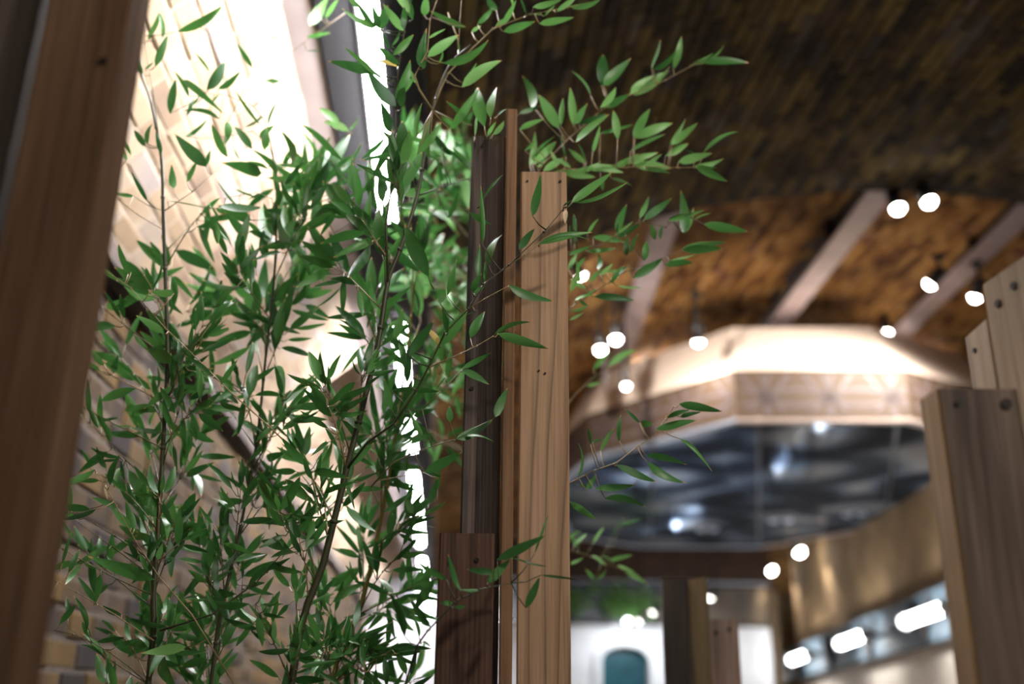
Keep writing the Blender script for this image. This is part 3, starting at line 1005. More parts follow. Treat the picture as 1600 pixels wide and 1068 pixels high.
class Plant:
    def __init__(s, name, path, d, rad, label, mat, group='bamboo plants', z_floor=True):
        """path: culm polyline of (px, py[, depth])"""
        pts = [PV(p[0], p[1], p[2] if len(p) > 2 else d) for p in path]
        b0 = pts[0]
        base = Vector((b0.x + (b0.x - pts[1].x) * .5, b0.y + .0, 0))
        if b0.z > .3:
            pts = [base, base.lerp(b0, .5) + Vector((0, 0, 0))] + pts
        s.base = base
        s.o = empty(name, base)
        tag(s.o, label, 'bamboo', group)
        # smooth + node rings
        fine = []
        for i in range(len(pts) - 1):
            for k in range(4):
                u = k / 4
                p0 = pts[max(i - 1, 0)]; p1 = pts[i]; p2 = pts[i + 1]; p3 = pts[min(i + 2, len(pts) - 1)]
                fine.append(.5 * ((2 * p1) + (p2 - p0) * u + (2 * p0 - 5 * p1 + 4 * p2 - p3) * u * u + (3 * p1 - p0 - 3 * p2 + p3) * u ** 3))
        fine.append(pts[-1])
        s.pts = fine
        s.mat = mat
        q = MB()
        rr = [rad * (1 - .75 * (i / (len(fine) - 1)) ** 1.3) for i in range(len(fine))]
        q.tube([p - base for p in fine], rr, 8)
        s.culm = q.build('culm', mat, s.o, True)
        acc = 0
        for i in range(1, len(fine)):
            acc += (fine[i] - fine[i - 1]).length
            if acc > .16:
                acc = 0
                t = (fine[i] - fine[i - 1]).normalized()
                c = fine[i] - base
                q = MB(); q.tube([c - t * .004, c, c + t * .004], [rr[i] * 1.02, rr[i] * 1.45, rr[i] * 1.02], 8)
                q.build('culm_node', mat, s.culm, True)
        s.nleaf = 0

    def branch(s, pts, rad, leaves, mat=None, key='leaf', twig=True):
        """pts world polyline; leaves: list of (base, tip, k, key)"""
        q = MB()
        n = len(pts)
        q.tube([p - s.base for p in pts], [rad * (1 - .65 * i / max(1, n - 1)) for i in range(n)], 6)
        for p in pts[1:-1]:
            c = p - s.base
            q.tube([c + Vector((0, 0, -.002)), c, c + Vector((0, 0, .002))], [rad * .8, rad * 1.25, rad * .8], 6, False)
        for (b, t, k, ky, att) in leaves:
            if att is not None and (att - b).length > .002:
                mid = (att + b) / 2 + Vector((0, 0, -.004))
                q.tube([att - s.base, mid - s.base, b - s.base], [rad * .45 + .0004, rad * .35 + .0004, .0008], 5)
        br = q.build('branch', mat or M['twig'], s.o, True)
        for (b, t, k, ky, att) in leaves:
            x = t - b; L = x.length
            if L < .01: continue
            x.normalize()
            view = (CAMP - b).normalized()
            z = (view - x * view.dot(x))
            if z.length < .05: z = Vector((0, 0, 1)) - x * x.z
            z.normalize()
            z = Matrix.Rotation(random.gauss(0, .45), 3, x) @ z
            if random.random() < .3: z = -z
            y = z.cross(x)
            m4 = Matrix((x * L, y * (L * k), z * L)).transposed().to_4x4()
            m4.translation = b - s.base
            o = bpy.data.objects.new('leaf', random.choice(LEAVES[ky]))
            COL.objects.link(o); o.parent = br
            o.matrix_local = m4
            s.nleaf += 1
        return br


def nearest_on(pts, p):
    best = None
    for i in range(len(pts) - 1):
        a, b = pts[i], pts[i + 1]
        ab = b - a
        u = max(0, min(1, (p - a).dot(ab) / max(1e-9, ab.length_squared)))
        c = a + ab * u
        if best is None or (c - p).length < (best - p).length: best = c
    return best


def explicit(plant, path, d, leaves, rad=.0022, key='leaf', mat=None, jd=.03):
    """path px polyline (optionally with depth); leaves (bx,by,tx,ty[,k[,key]]) in photo pixels"""
    pts = [PV(p[0], p[1], p[2] if len(p) > 2 else d) for p in path]
    ppx = [projv(p) for p in pts]
    out = []
    for lf in leaves:
        bx, by, tx, ty = lf[:4]
        k = lf[4] if len(lf) > 4 else 1.0
        ky = lf[5] if len(lf) > 5 else key
        # depth of the branch nearest in the picture
        best = 1e9; dd = d; att = None
        for i in range(len(pts) - 1):
            ax, ay, ad = ppx[i]; cx_, cy_, cd = ppx[i + 1]
            vx, vy = cx_ - ax, cy_ - ay
            u = max(0, min(1, ((bx - ax) * vx + (by - ay) * vy) / max(1e-6, vx * vx + vy * vy)))
            e = math.hypot(ax + vx * u - bx, ay + vy * u - by)
            if e < best: best = e; dd = ad + (cd - ad) * u; att = pts[i].lerp(pts[i + 1], max(0, u - .06))
        dz = random.uniform(-jd, jd)
        b = PV(bx, by, dd + dz)
        t = PV(tx, ty, dd + dz + random.uniform(-.35, .35) * math.hypot(tx - bx, ty - by) * dd / F)
        if best > 75: att = b - (t - b) * .25
        out.append((b, t, k, ky, att))
    return plant.branch(pts, rad, out, mat)


A_ = Plant('bamboo', [(232, 1068), (240, 930), (247, 830), (255, 700), (262, 560), (258, 420), (255, 330), (252, 245), (236, 160), (222, 118), (214, 70), (208, 15)],
           2.05, .0062, 'tall thin dark bamboo in front of the brick wall, leftmost', M['culm'])
B_ = Plant('bamboo', [(455, 1068), (505, 880), (535, 760), (560, 660), (590, 540), (606, 440), (625, 390), (652, 305), (665, 230), (676, 172), (700, 105), (735, 70)],
           1.9, .0075, 'thick dark bamboo culm leaning right towards the plank cluster', M['culm'])
C_ = Plant('bamboo', [(520, 1068), (560, 960), (585, 860), (605, 760), (622, 650), (640, 520), (645, 430), (640, 330)],
           2.2, .006, 'yellow-green bamboo culm between the dark culm and planks', M['culm_yellow'])
D_ = Plant('bamboo', [(330, 1068), (345, 960), (372, 840), (400, 700), (415, 560), (428, 440), (432, 330), (428, 250), (415, 190)],
           2.12, .0045, 'slender bamboo amid the densest leaves in front of the glaring wall', M['culm'])
E_ = Plant('bamboo', [(835, 1068), (838, 900), (842, 760), (843, 600), (842, 480), (838, 380), (828, 290)],
           2.12, .006, 'bamboo hidden behind the planks with sprays reaching right', M['culm'])
G_ = Plant('bamboo', [(760, 1068), (756, 900), (750, 760), (748, 600), (745, 450), (748, 330), (752, 240)],
           2.85, .007, 'blurred bright bamboo standing behind the planks', M['culm_yellow'])

# --- A: upper left, sparse leaves against the glare
explicit(A_, [(252, 245), (240, 150), (226, 70), (222, 10)], 2.02, [
    (232, 63, 249, 18, 1.1), (254, 59, 249, 18, 1.1), (243, 103, 263, 53, 1.1), (223, 115, 200, 80, 1.4), (227, 108, 240, 97, 1.2), (228, 42, 212, 33, .5),
    (215, 64, 204, 54, 1), (221, 10, 220, -22, 1.2), (227, 228, 209, 202, 1.2), (231, 225, 243, 190, 1.5), (252, 240, 243, 203, .9), (278, 49, 349, 7, .9), (310, 41, 329, 54, .3)], rad=.0014)
explicit(A_, [(256, 330), (300, 300), (345, 260)], 2.03, [(271, 294, 268, 256, 1.5), (322, 260, 272, 208, 1.5), (323, 258, 329, 234, 1.3), (292, 284, 308, 250, 1.1),
    (230, 314, 203, 265, .7), (208, 306, 190, 303, 1), (262, 314, 330, 327, .15)], rad=.0012)
explicit(A_, [(257, 360), (215, 335), (180, 308), (150, 270)], 2.08, [(208, 307, 175, 300, 1), (170, 265, 192, 235, 1), (198, 250, 183, 218, .8), (205, 242, 190, 215, .9)], rad=.0012, mat=M['twig_tan'])
# --- D: leaves around the glare, upper half
explicit(D_, [(415, 190), (395, 165), (360, 150), (320, 145)], 2.08, [
    (323, 140, 352, 96, 1.5), (341, 139, 376, 110, 1.5), (327, 112, 305, 82, .6), (295, 150, 272, 111, 1.1), (266, 177, 275, 122, 1.1), (287, 125, 352, 180, .6),
    (343, 186, 285, 173, 1.2), (356, 190, 350, 228, 1.9), (419, 195, 434, 157, 1), (407, 195, 367, 140, .45), (384, 198, 418, 175, 1), (437, 127, 411, 126, 1.2),
    (394, 105, 369, 65, .9), (330, 165, 345, 145, .8), (292, 180, 300, 150, .9), (300, 165, 312, 148, .9)], rad=.0012)
explicit(D_, [(428, 250), (420, 225), (395, 205), (340, 215)], 2.08, [
    (355, 245, 330, 193, 1.2), (393, 232, 365, 196, 1.2), (413, 234, 417, 200, 1.9), (406, 214, 429, 195, 1.9), (408, 271, 345, 254, 1.4), (418, 263, 385, 252, 1.2), (433, 275, 393, 233, 1),
    (456, 258, 438, 203, 1.3), (445, 268, 471, 218, .4), (446, 288, 476, 250, 1), (290, 213, 325, 185, .8), (365, 232, 375, 250, .8)], rad=.0012)
explicit(D_, [(432, 345), (425, 310), (400, 300), (350, 310)], 2.1, [
    (391, 344, 338, 320, 1.5), (345, 345, 322, 310, .4), (375, 325, 338, 280, .4), (400, 308, 366, 295, .5), (405, 302, 384, 314, .7), (363, 387, 316, 331, 1.4), (382, 366, 350, 330, 1.3),
    (430, 345, 442, 293, 1.6), (430, 362, 428, 328, 1.7), (490, 325, 440, 316, 1.2), (490, 340, 536, 309, 1.3), (468, 357, 481, 316, .9), (415, 402, 412, 356, 1.8), (440, 390, 478, 356, 1.2),
    (400, 420, 392, 378, 1), (455, 372, 470, 335, .9)], rad=.0013)
explicit(B_, [(590, 540), (540, 400), (510, 340), (480, 250)], 2.1, [
    (535, 250, 469, 192, .9), (500, 330, 560, 300, 1), (545, 288, 500, 240, .7), (530, 300, 520, 250, .7), (560, 305, 590, 268, .8), (470, 270, 505, 238, .8), (510, 330, 480, 300, .8),
    (550, 345, 600, 370, 1.2), (590, 330, 570, 260, .9), (515, 395, 545, 360, .8), (575, 378, 548, 372, 1), (585, 300, 575, 250, 1.1), (597, 318, 593, 260, .9)], rad=.0014)
# --- B: top centre spray
explicit(B_, [(606, 440), (603, 350), (612, 290), (618, 200), (622, 110), (632, 50), (640, -25)], 1.86, [
    (584, 45, 534, 13, .9, 'leaf_bright'), (588, 45, 557, 1, 1.1), (592, 44, 581, 4, 1.4), (594, 46, 606, 8, 1.7), (633, 48, 598, 5, 1.5, 'leaf_bright'), (631, 45, 631, 8, 1.3),
    (582, 114, 512, 95, 1.2), (618, 166, 572, 104, 1.3), (617, 156, 641, 93, 1.2), (628, 168, 631, 133, 1.7), (623, 100, 587, 69, 1.2), (621, 104, 583, 95, 1, 'leaf_yellow'),
    (614, 86, 646, 54, 1.2), (609, 78, 597, 48, .9), (612, 72, 625, 47, .8), (612, 207, 594, 155, 1.4), (602, 130, 560, 102, .7), (590, 120, 537, 73, .6), (625, 150, 650, 118, 1.2, 'leaf_bright'),
    (560, 12, 533, -20, 1, 'leaf_bright'), (640, 20, 610, -20, 1.5, 'leaf_bright'), (636, 12, 655, -25, 1.4), (645, 30, 628, -12, 1.3), (604, 300, 590, 258, .9), (632, 242, 628, 188, 1.7), (598, 316, 594, 262, 1.1)], rad=.0028, mat=M['culm'])
explicit(B_, [(540, 20), (505, 45), (450, 85), (400, 130), (375, 148)], 2.2, [
    (484, 40, 511, -4, 1.6, 'leaf_bright'), (508, 28, 530, -4, 1, 'leaf_bright'), (480, 58, 517, 51, 1.1, 'leaf_bright'), (480, 80, 505, 80, .5), (425, 67, 399, 28, .9), (420, 64, 437, 57, 1.1), (500, 25, 520, -15, 1, 'leaf_bright'),
    (530, 195, 498, 168, 1.4, 'leaf_bright'), (545, 205, 505, 190, 1.6, 'leaf_bright'), (545, 203, 562, 180, 1, 'leaf_bright')], rad=.0014, mat=M['twig_tan'])
explicit(B_, [(676, 172), (655, 140), (648, 118), (668, 80), (672, 30), (690, -20)], 1.85, [
    (661, 107, 667, 43, 1.1), (663, 24, 667, -12, 1.9, 'leaf_bright'), (692, 98, 764, 61, 1.35), (668, 89, 717, 54, 1.3, 'leaf_bright'), (728, 42, 671, 16, .9), (669, 60, 697, 45, .7, 'leaf_bright'),
    (650, 130, 640, 108, 1.2, 'leaf_bright'), (670, 245, 674, 176, 1.2, 'leaf_bright'), (652, 240, 690, 190, .9, 'leaf_bright'), (650, 215, 660, 160, .9, 'leaf_bright'), (684, 100, 690, 75, .8)], rad=.0024, mat=M['twig_tan'])
explicit(B_, [(676, 172), (688, 140), (700, 115), (728, 85), (770, 45), (830, 22), (905, 8)], 1.9, [
    (722, 136, 785, 94, 1.35, 'leaf_bright'), (724, 130, 745, 97, .7, 'leaf_bright'), (703, 202, 750, 136, .9), (738, 196, 696, 157, .9), (757, 197, 746, 136, 1.4, 'leaf_bright'), (767, 184, 777, 136, 1.5, 'leaf_bright'),
    (746, 38, 770, 13, 1.2), (737, 50, 752, 40, 2, 'leaf_bright'), (787, 49, 837, 33, 1.4, 'leaf_bright'), (783, 40, 807, -2, 1, 'leaf_bright'), (776, 16, 758, -8, 1.7), (833, 11, 880, -2, 1.2, 'leaf_bright'), (843, 37, 898, 27, 1.1, 'leaf_bright'),
    (889, 9, 940, -3, 1.2, 'leaf_bright'), (822, 22, 812, -8, .6), (845, 22, 823, 21, .6, 'leaf_bright'), (777, 181, 795, 170, 1.2), (770, 210, 788, 188, 1.6, 'leaf_bright'), (762, 212, 775, 190, 1.4, 'leaf_bright'), (800, 8, 790, -20, 1.2, 'leaf_bright'),
    (742, 212, 747, 175, .6, 'leaf_bright'), (775, 40, 800, 25, 1.2, 'leaf_bright'), (850, 25, 868, 8, .6), (870, 18, 905, -8, 1, 'leaf_bright')], rad=.0024, mat=M['twig_tan'])
explicit(B_, [(700, 20), (715, 60), (716, 80), (722, -20)], 1.92, [(716, 85, 716, 65, .6)], rad=.0018, mat=M['twig_tan'])
explicit(B_, [(655, 305), (690, 292), (735, 278), (760, 250)], 2.0, [(690, 245, 660, 228, 1.3), (705, 243, 675, 205, 1), (735, 262, 705, 228, 1), (700, 340, 717, 298, 1.1), (735, 280, 760, 262, .8), (690, 230, 725, 255, 1)], rad=.002, mat=M['culm'])

# --- B: front branch crossing the planks
explicit(B_, [(540, 735, 1.9), (575, 690, 1.86), (615, 662, 1.82), (650, 610, 1.8), (670, 572, 1.79), (695, 520, 1.78), (732, 482, 1.77), (756, 444, 1.77), (795, 414, 1.77), (850, 362, 1.77), (884, 322, 1.77)], 1.77, [
    (832, 337, 845, 269, 1.25), (754, 381, 751, 288, .5), (754, 314, 787, 272, .45), (735, 332, 769, 351, 1.9), (764, 414, 786, 366, 1.9), (750, 436, 750, 380, 1), (758, 440, 758, 408, 1),
    (811, 389, 836, 356, 1.6), (738, 456, 753, 427, 2), (741, 458, 758, 446, 2.2), (669, 431, 632, 350, 1.35), (699, 461, 714, 404, .9), (688, 474, 695, 450, 2.6),
    (689, 539, 732, 482, 1.5), (685, 538, 666, 511, 2.2, 'leaf_yellow'), (893, 316, 959, 267, .9, 'leaf_bright'), (895, 316, 982, 283, .5, 'leaf_bright'), (880, 322, 893, 313, 1), (884, 328, 883, 350, 1.6, 'leaf_dry'), (639, 556, 679, 499, 1.3),
    (635, 580, 622, 525, 1.1), (626, 666, 650, 605, 1.3), (640, 640, 652, 585, 1.2), (700, 520, 690, 478, 1.2), (618, 530, 629, 482, 1.4), (612, 640, 600, 590, 1.2), (636, 598, 640, 535, 1)], rad=.0026, mat=M['culm'])
explicit(B_, [(732, 482), (760, 465), (795, 446)], 1.77, [(795, 445, 868, 470, 1.35), (745, 485, 728, 492, .4)], rad=.0013, mat=M['twig_tan'])
explicit(B_, [(795, 414), (820, 398), (843, 382)], 1.77, [(842, 381, 926, 363, .8), (843, 382, 922, 375, .5)], rad=.0013, mat=M['twig_tan'])
explicit(B_, [(672, 573), (720, 552), (745, 540), (772, 524)], 1.77, [(773, 522, 830, 503, .9), (778, 521, 858, 545, 1), (735, 528, 758, 486, 1.5), (700, 590, 705, 545, 1.2)], rad=.0013, mat=M['twig_tan'])
explicit(B_, [(655, 645), (690, 610), (722, 577)], 1.84, [(721, 577, 765, 601, 1.4), (723, 575, 768, 550, 1), (695, 590, 680, 610, .6), (612, 610, 690, 612, .7)], rad=.0013)
explicit(B_, [(580, 760), (615, 722), (660, 702), (713, 685), (772, 652)], 1.79, [(713, 685, 771, 654, 1.3), (774, 651, 793, 605, 1.5), (703, 659, 702, 634, 2.3), (664, 737, 722, 706, 1.4), (640, 693, 675, 675, 1.1), (602, 730, 612, 700, 1.9),
    (660, 640, 640, 645, 1), (660, 678, 640, 640, 1), (718, 685, 772, 690, .8), (600, 800, 645, 768, .9)], rad=.0016)
explicit(B_, [(585, 752), (620, 745), (664, 737)], 1.85, [(636, 735, 645, 700, .9), (690, 745, 660, 735, .8)], rad=.0012, mat=M['twig_tan'])
explicit(B_, [(630, 1080, 1.75), (652, 1008, 1.73), (668, 985, 1.72), (710, 941, 1.71), (748, 920, 1.71), (802, 910, 1.71)], 1.71, [
    (777, 874, 855, 835, 1), (762, 910, 798, 872, 1.6), (798, 871, 858, 885, .4), (770, 894, 729, 889, 1.5), (822, 949, 844, 899, 1.4), (698, 905, 650, 877, 1), (720, 923, 700, 864, .9), (748, 921, 718, 920, 1.4),
    (708, 942, 686, 942, 2), (711, 948, 728, 947, 2), (664, 941, 670, 878, 1.3), (632, 993, 607, 922, 1.1), (673, 979, 640, 934, 1.1), (672, 978, 640, 958, 1), (660, 1002, 673, 1010, 2), (655, 995, 645, 960, 1.1), (845, 898, 905, 905, .4),
    (835, 865, 858, 800, .3)], rad=.002, mat=M['culm'])

# --- E: sprays to the right of the planks
explicit(E_, [(828, 290, 2.12), (850, 255), (890, 215), (940, 172), (985, 148), (1040, 125), (1082, 102), (1098, 98)], 2.08, [
    (873, 200, 841, 147, 1.3, 'leaf_bright'), (876, 196, 880, 152, 1, 'leaf_bright'), (896, 196, 891, 136, 1.1, 'leaf_bright'), (898, 194, 918, 161, 1.3), (923, 150, 891, 110, .4, 'leaf_bright'), (940, 133, 942, 85, 1.6), (943, 133, 987, 90, 1.4),
    (938, 168, 962, 136, 1.2, 'leaf_bright'), (944, 168, 985, 146, 1.5), (985, 146, 1047, 110, 1.4, 'leaf_bright'), (992, 146, 1048, 102, 1, 'leaf_bright'), (1018, 108, 1032, 61, 1.2, 'leaf_bright'), (1021, 108, 1057, 75, 1.3), (1052, 108, 1065, 56, 1.2, 'leaf_bright'),
    (1079, 101, 1132, 68, .5, 'leaf_bright'), (1098, 98, 1170, 98, 1.2), (834, 168, 815, 117, 1.6), (812, 177, 844, 165, 1.2), (812, 202, 851, 186, 1.2, 'leaf_bright'), (905, 193, 948, 177, 1), (900, 222, 953, 178, 1.3, 'leaf_bright'), (1085, 97, 1115, 82, .5, 'leaf_bright'),
    (878, 210, 880, 235, .8), (830, 250, 868, 212, .6), (820, 235, 835, 218, 1)], rad=.0017, mat=M['twig_tan'])
explicit(E_, [(828, 290, 2.12), (880, 265), (945, 263), (1010, 260), (1060, 262), (1092, 261)], 2.1, [
    (965, 217, 958, 172, 1.4, 'leaf_bright'), (990, 214, 1016, 169, 1.5, 'leaf_bright'), (992, 215, 1052, 192, 1.3, 'leaf_bright'), (985, 236, 1041, 209, .7, 'leaf_bright'), (1047, 226, 1072, 184, .7, 'leaf_bright'), (1050, 226, 1091, 191, 1.3, 'leaf_bright'),
    (1100, 237, 1156, 205, .7, 'leaf_bright'), (1060, 253, 1114, 239, 1.4, 'leaf_bright'), (1086, 260, 1132, 247, 1.2, 'leaf_bright'), (1088, 259, 1138, 284, 1.3, 'leaf_bright'), (1086, 262, 1121, 262, 1, 'leaf_bright'), (926, 238, 938, 194, .9, 'leaf_bright'),
    (938, 208, 990, 194, .6), (913, 254, 887, 231, 1.3, 'leaf_bright'), (916, 253, 903, 224, 1, 'leaf_bright'), (828, 259, 836, 204, 1.1, 'leaf_bright'), (832, 257, 869, 221, 1.1, 'leaf_bright'), (990, 256, 1050, 263, 1.5, 'leaf_bright'), (1010, 262, 1048, 271, 1.5, 'leaf_bright'),
    (955, 262, 998, 240, 1.2, 'leaf_bright'), (975, 255, 1030, 238, 1, 'leaf_bright'), (1040, 243, 1076, 224, 1.3, 'leaf_bright'), (850, 266, 882, 246, 1.5, 'leaf_bright'), (880, 268, 932, 277, 1.3, 'leaf_bright'), (860, 271, 905, 268, 1.2, 'leaf_bright'),
    (955, 278, 989, 291, 1, 'leaf_bright'), (942, 298, 945, 274, 1.4, 'leaf_bright'), (920, 262, 960, 258, 1.6, 'leaf_bright'), (900, 265, 940, 250, 1.3, 'leaf_bright'), (935, 264, 975, 270, 1.3, 'leaf_bright'), (840, 262, 858, 246, 1.2, 'leaf_bright'), (1010, 260, 1035, 240, 1.6, 'leaf_bright'),
    (870, 258, 860, 235, 1.2, 'leaf_bright'), (885, 245, 880, 225, .8), (892, 262, 868, 247, 1.2, 'leaf_bright'), (1085, 240, 1070, 235, 1)], rad=.0017, mat=M['twig_tan'])
explicit(E_, [(838, 430), (885, 395), (940, 382), (1000, 345), (1040, 355), (1072, 330)], 2.12, [
    (964, 363, 980, 318, 1.6), (1000, 341, 1014, 306, 1.4, 'leaf_bright'), (1006, 343, 1050, 309, 1.3), (1068, 364, 1063, 296, 1.3), (1070, 363, 1084, 323, 1.1, 'leaf_bright'), (1043, 345, 1102, 327, .6, 'leaf_bright'), (1085, 343, 1112, 333, .9, 'leaf_bright'),
    (1024, 374, 1018, 348, 1.9), (1032, 373, 1037, 350, 1.6), (1100, 350, 1170, 362, 1.1), (927, 370, 977, 378, 1.2, 'leaf_bright'), (965, 371, 1002, 349, 1.2), (979, 399, 979, 368, 1.8), (985, 394, 998, 364, 1.1), (1007, 407, 1010, 376, 1.7),
    (966, 365, 966, 340, 1), (1045, 342, 1088, 332, .8), (918, 392, 964, 387, .9), (889, 398, 926, 383, .9), (918, 364, 936, 340, 1.1, 'leaf_bright'), (900, 362, 896, 334, .9), (892, 372, 890, 350, .8), (960, 368, 990, 345, .7, 'leaf_bright'), (898, 380, 894, 350, .8)], rad=.0015)
explicit(E_, [(842, 520), (890, 482), (930, 455), (975, 425), (1035, 405), (1068, 388)], 2.15, [
    (1067, 388, 1136, 377, 1, 'leaf_bright'), (1067, 390, 1131, 388, 1.2), (1040, 414, 1085, 411, 1.6), (1048, 407, 1087, 397, .5, 'leaf_bright'), (990, 434, 1036, 404, 1.2), (1008, 421, 1037, 402, 1.2), (958, 440, 985, 414, 1.2), (929, 463, 994, 470, 1),
    (965, 446, 1004, 449, .7, 'leaf_bright'), (935, 421, 935, 394, 1.7), (938, 430, 958, 411, 1.3, 'leaf_bright'), (922, 440, 942, 420, 1.4, 'leaf_bright'), (955, 442, 976, 414, 1.3), (905, 440, 900, 405, 1.5, 'leaf_bright'), (892, 455, 905, 425, 1.5, 'leaf_bright'),
    (910, 465, 935, 450, 1.3, 'leaf_bright'), (897, 470, 930, 462, 1.2, 'leaf_bright'), (892, 485, 920, 475, 1.2, 'leaf_bright'), (890, 500, 912, 488, 1, 'leaf_bright'), (900, 420, 915, 400, 1.3, 'leaf_bright'), (915, 450, 890, 435, 1.3, 'leaf_bright'), (920, 478, 900, 462, 1.1, 'leaf_bright'),
    (888, 420, 902, 395, 1.3, 'leaf_bright'), (948, 425, 975, 422, 1, 'leaf_bright')], rad=.0016)
explicit(E_, [(843, 700, 2.12), (870, 650, 2.5), (900, 615, 2.65), (925, 592, 2.7), (955, 570, 2.75)], 2.7, [(927, 577, 955, 549, 1.2, 'leaf_bright'), (950, 573, 997, 546, 1.1, 'leaf_bright'), (918, 603, 942, 596, 1.3, 'leaf_bright')], rad=.003)
explicit(E_, [(842, 800, 2.12), (888, 756, 2.06), (925, 736, 2.03), (963, 723, 2.0), (995, 698, 2.0), (1024, 680, 2.0), (1042, 650, 2.0), (1054, 634, 2.0)], 2.0, [
    (902, 745, 902, 690, 1.1), (923, 694, 918, 665, 1.1), (926, 690, 942, 686, 1.9), (938, 704, 959, 668, 1.1, 'leaf_bright'), (968, 689, 970, 647, 1.3), (999, 660, 975, 638, 1), (1001, 660, 1021, 662, 3.2), (1043, 652, 1080, 640, 1.2),
    (1061, 631, 1130, 643, 1.1), (1063, 651, 1098, 643, 1), (1025, 670, 1090, 656, 1.1), (1062, 685, 1113, 737, .6), (1011, 711, 1074, 726, 1.1), (963, 726, 1027, 753, 1.1), (1012, 722, 1072, 754, 1.3), (917, 764, 932, 740, 1.6), (930, 763, 994, 757, 1.1),
    (945, 778, 1010, 792, 1.1), (890, 783, 933, 812, 1.1), (905, 757, 925, 763, 1.3)], rad=.0017, mat=M['twig_tan'])
explicit(E_, [(838, 900, 2.3), (885, 858, 2.9), (915, 866, 2.95), (955, 882, 3.0), (985, 895, 3.0)], 2.95, [
    (897, 852, 918, 832, 1.4, 'leaf_bright'), (905, 855, 890, 832, 1.4, 'leaf_bright'), (925, 868, 948, 884, 1.2, 'leaf_bright'), (952, 875, 989, 866, 1, 'leaf_bright'), (978, 892, 1012, 911, 1.4, 'leaf_bright'), (930, 906, 914, 888, 1.4, 'leaf_bright'), (931, 905, 947, 889, 1.3, 'leaf_bright'),
    (965, 883, 992, 893, 1, 'leaf_bright'), (890, 880, 912, 870, 1.1, 'leaf_bright'), (926, 848, 945, 822, .9, 'leaf_bright'), (940, 868, 960, 880, 1, 'leaf_bright'), (955, 838, 975, 805, .4), (970, 820, 1003, 809, .8), (890, 842, 908, 828, 1.3, 'leaf_bright')], rad=.002)


# --- long thin twigs on the left
explicit(A_, [(478, 722), (420, 665), (360, 612), (300, 552), (258, 512), (205, 450), (150, 412)], 1.95, [
    (256, 520, 212, 492, 1.4), (262, 470, 205, 455, .1), (182, 437, 150, 412, 1), (200, 428, 185, 380, 1), (272, 458, 234, 455, 1.8, 'leaf_bright'), (330, 505, 364, 468, 1.3), (205, 425, 196, 405, 1.4),
    (234, 455, 250, 392, .5), (300, 570, 280, 540, .6), (400, 690, 440, 660, .9), (330, 585, 290, 555, 1), (345, 600, 372, 560, 1)], rad=.0016, mat=M['twig_tan'])
explicit(A_, [(370, 1075), (300, 960), (248, 900), (212, 845), (182, 790), (150, 735)], 1.88, [
    (148, 733, 84, 757, 1.3), (172, 757, 189, 708, 1.4), (186, 795, 140, 776, 1.1), (210, 826, 196, 781, 1.4), (205, 824, 172, 790, 1.3), (88, 862, 84, 808, 1.5), (97, 880, 112, 830, .6), (107, 894, 125, 857, 1.2),
    (277, 850, 280, 788, 1.2), (246, 874, 254, 848, 1.9), (240, 905, 136, 868, 1), (165, 757, 168, 780, 1.2, 'leaf_dry'), (140, 795, 80, 790, 1.1), (150, 795, 92, 812, 1.1), (290, 1010, 220, 1020, 1.4, 'leaf_bright')], rad=.0016, mat=M['twig_tan'])
explicit(A_, [(240, 1000), (180, 960), (120, 925), (65, 895)], 2.0, [(150, 940, 120, 898, 1), (190, 960, 160, 945, 1.2), (75, 930, 62, 895, 1)], rad=.0014, mat=M['twig_tan'])
explicit(B_, [(250, 985), (330, 960), (400, 910), (440, 865), (500, 830)], 1.9, [(340, 955, 320, 920, 1), (420, 890, 455, 870, 1), (450, 860, 430, 830, 1)], rad=.002, mat=M['culm'])


# --- dense leafy mass: branches grown from the culms until each region is as full as in the photo
TARGET = {  # (column, row) of 100 px -> wanted leaf coverage
    2: {3: .0, 4: .55, 5: .55, 6: .55},
    3: {1: .05, 2: .08, 3: .62, 4: .82, 5: .62, 6: .55},
    4: {1: .18, 2: .38, 3: .75, 4: .85, 5: .72, 6: .6},
    5: {0: .02, 1: .25, 2: .48, 3: .62, 4: .6, 5: .52, 6: .5},
    6: {0: .06, 1: .22, 2: .58, 3: .78, 4: .62, 5: .5, 6: .5},
    7: {0: .06, 1: .24, 2: .6, 3: .86, 4: .74, 5: .55, 6: .4},
    8: {0: .06, 1: .24, 2: .62, 3: .86, 4: .8, 5: .58, 6: .36},
    9: {0: .05, 1: .2, 2: .6, 3: .84, 4: .76, 5: .6, 6: .4},
    10: {0: .05, 1: .22, 2: .6, 3: .8, 4: .75, 5: .65, 6: .45},
}
cover = {}


def cell(x, y):
    return (int(y // 100), int(x // 100))


def want(x, y):
    return TARGET.get(int(y // 100), {}).get(int(x // 100), 0)


def room(x, y):
    w = want(x, y)
    if w <= 0: return False
    return cover.get(cell(x, y), 0) < -math.log(1 - min(.95, w)) * 10000 * .92


def add_cover(x0, y0, x1, y1, k):
    L = math.hypot(x1 - x0, y1 - y0)
    c = cell((x0 + x1) / 2, (y0 + y1) / 2)
    cover[c] = cover.get(c, 0) + L * L * .2 * k * .62 * .8


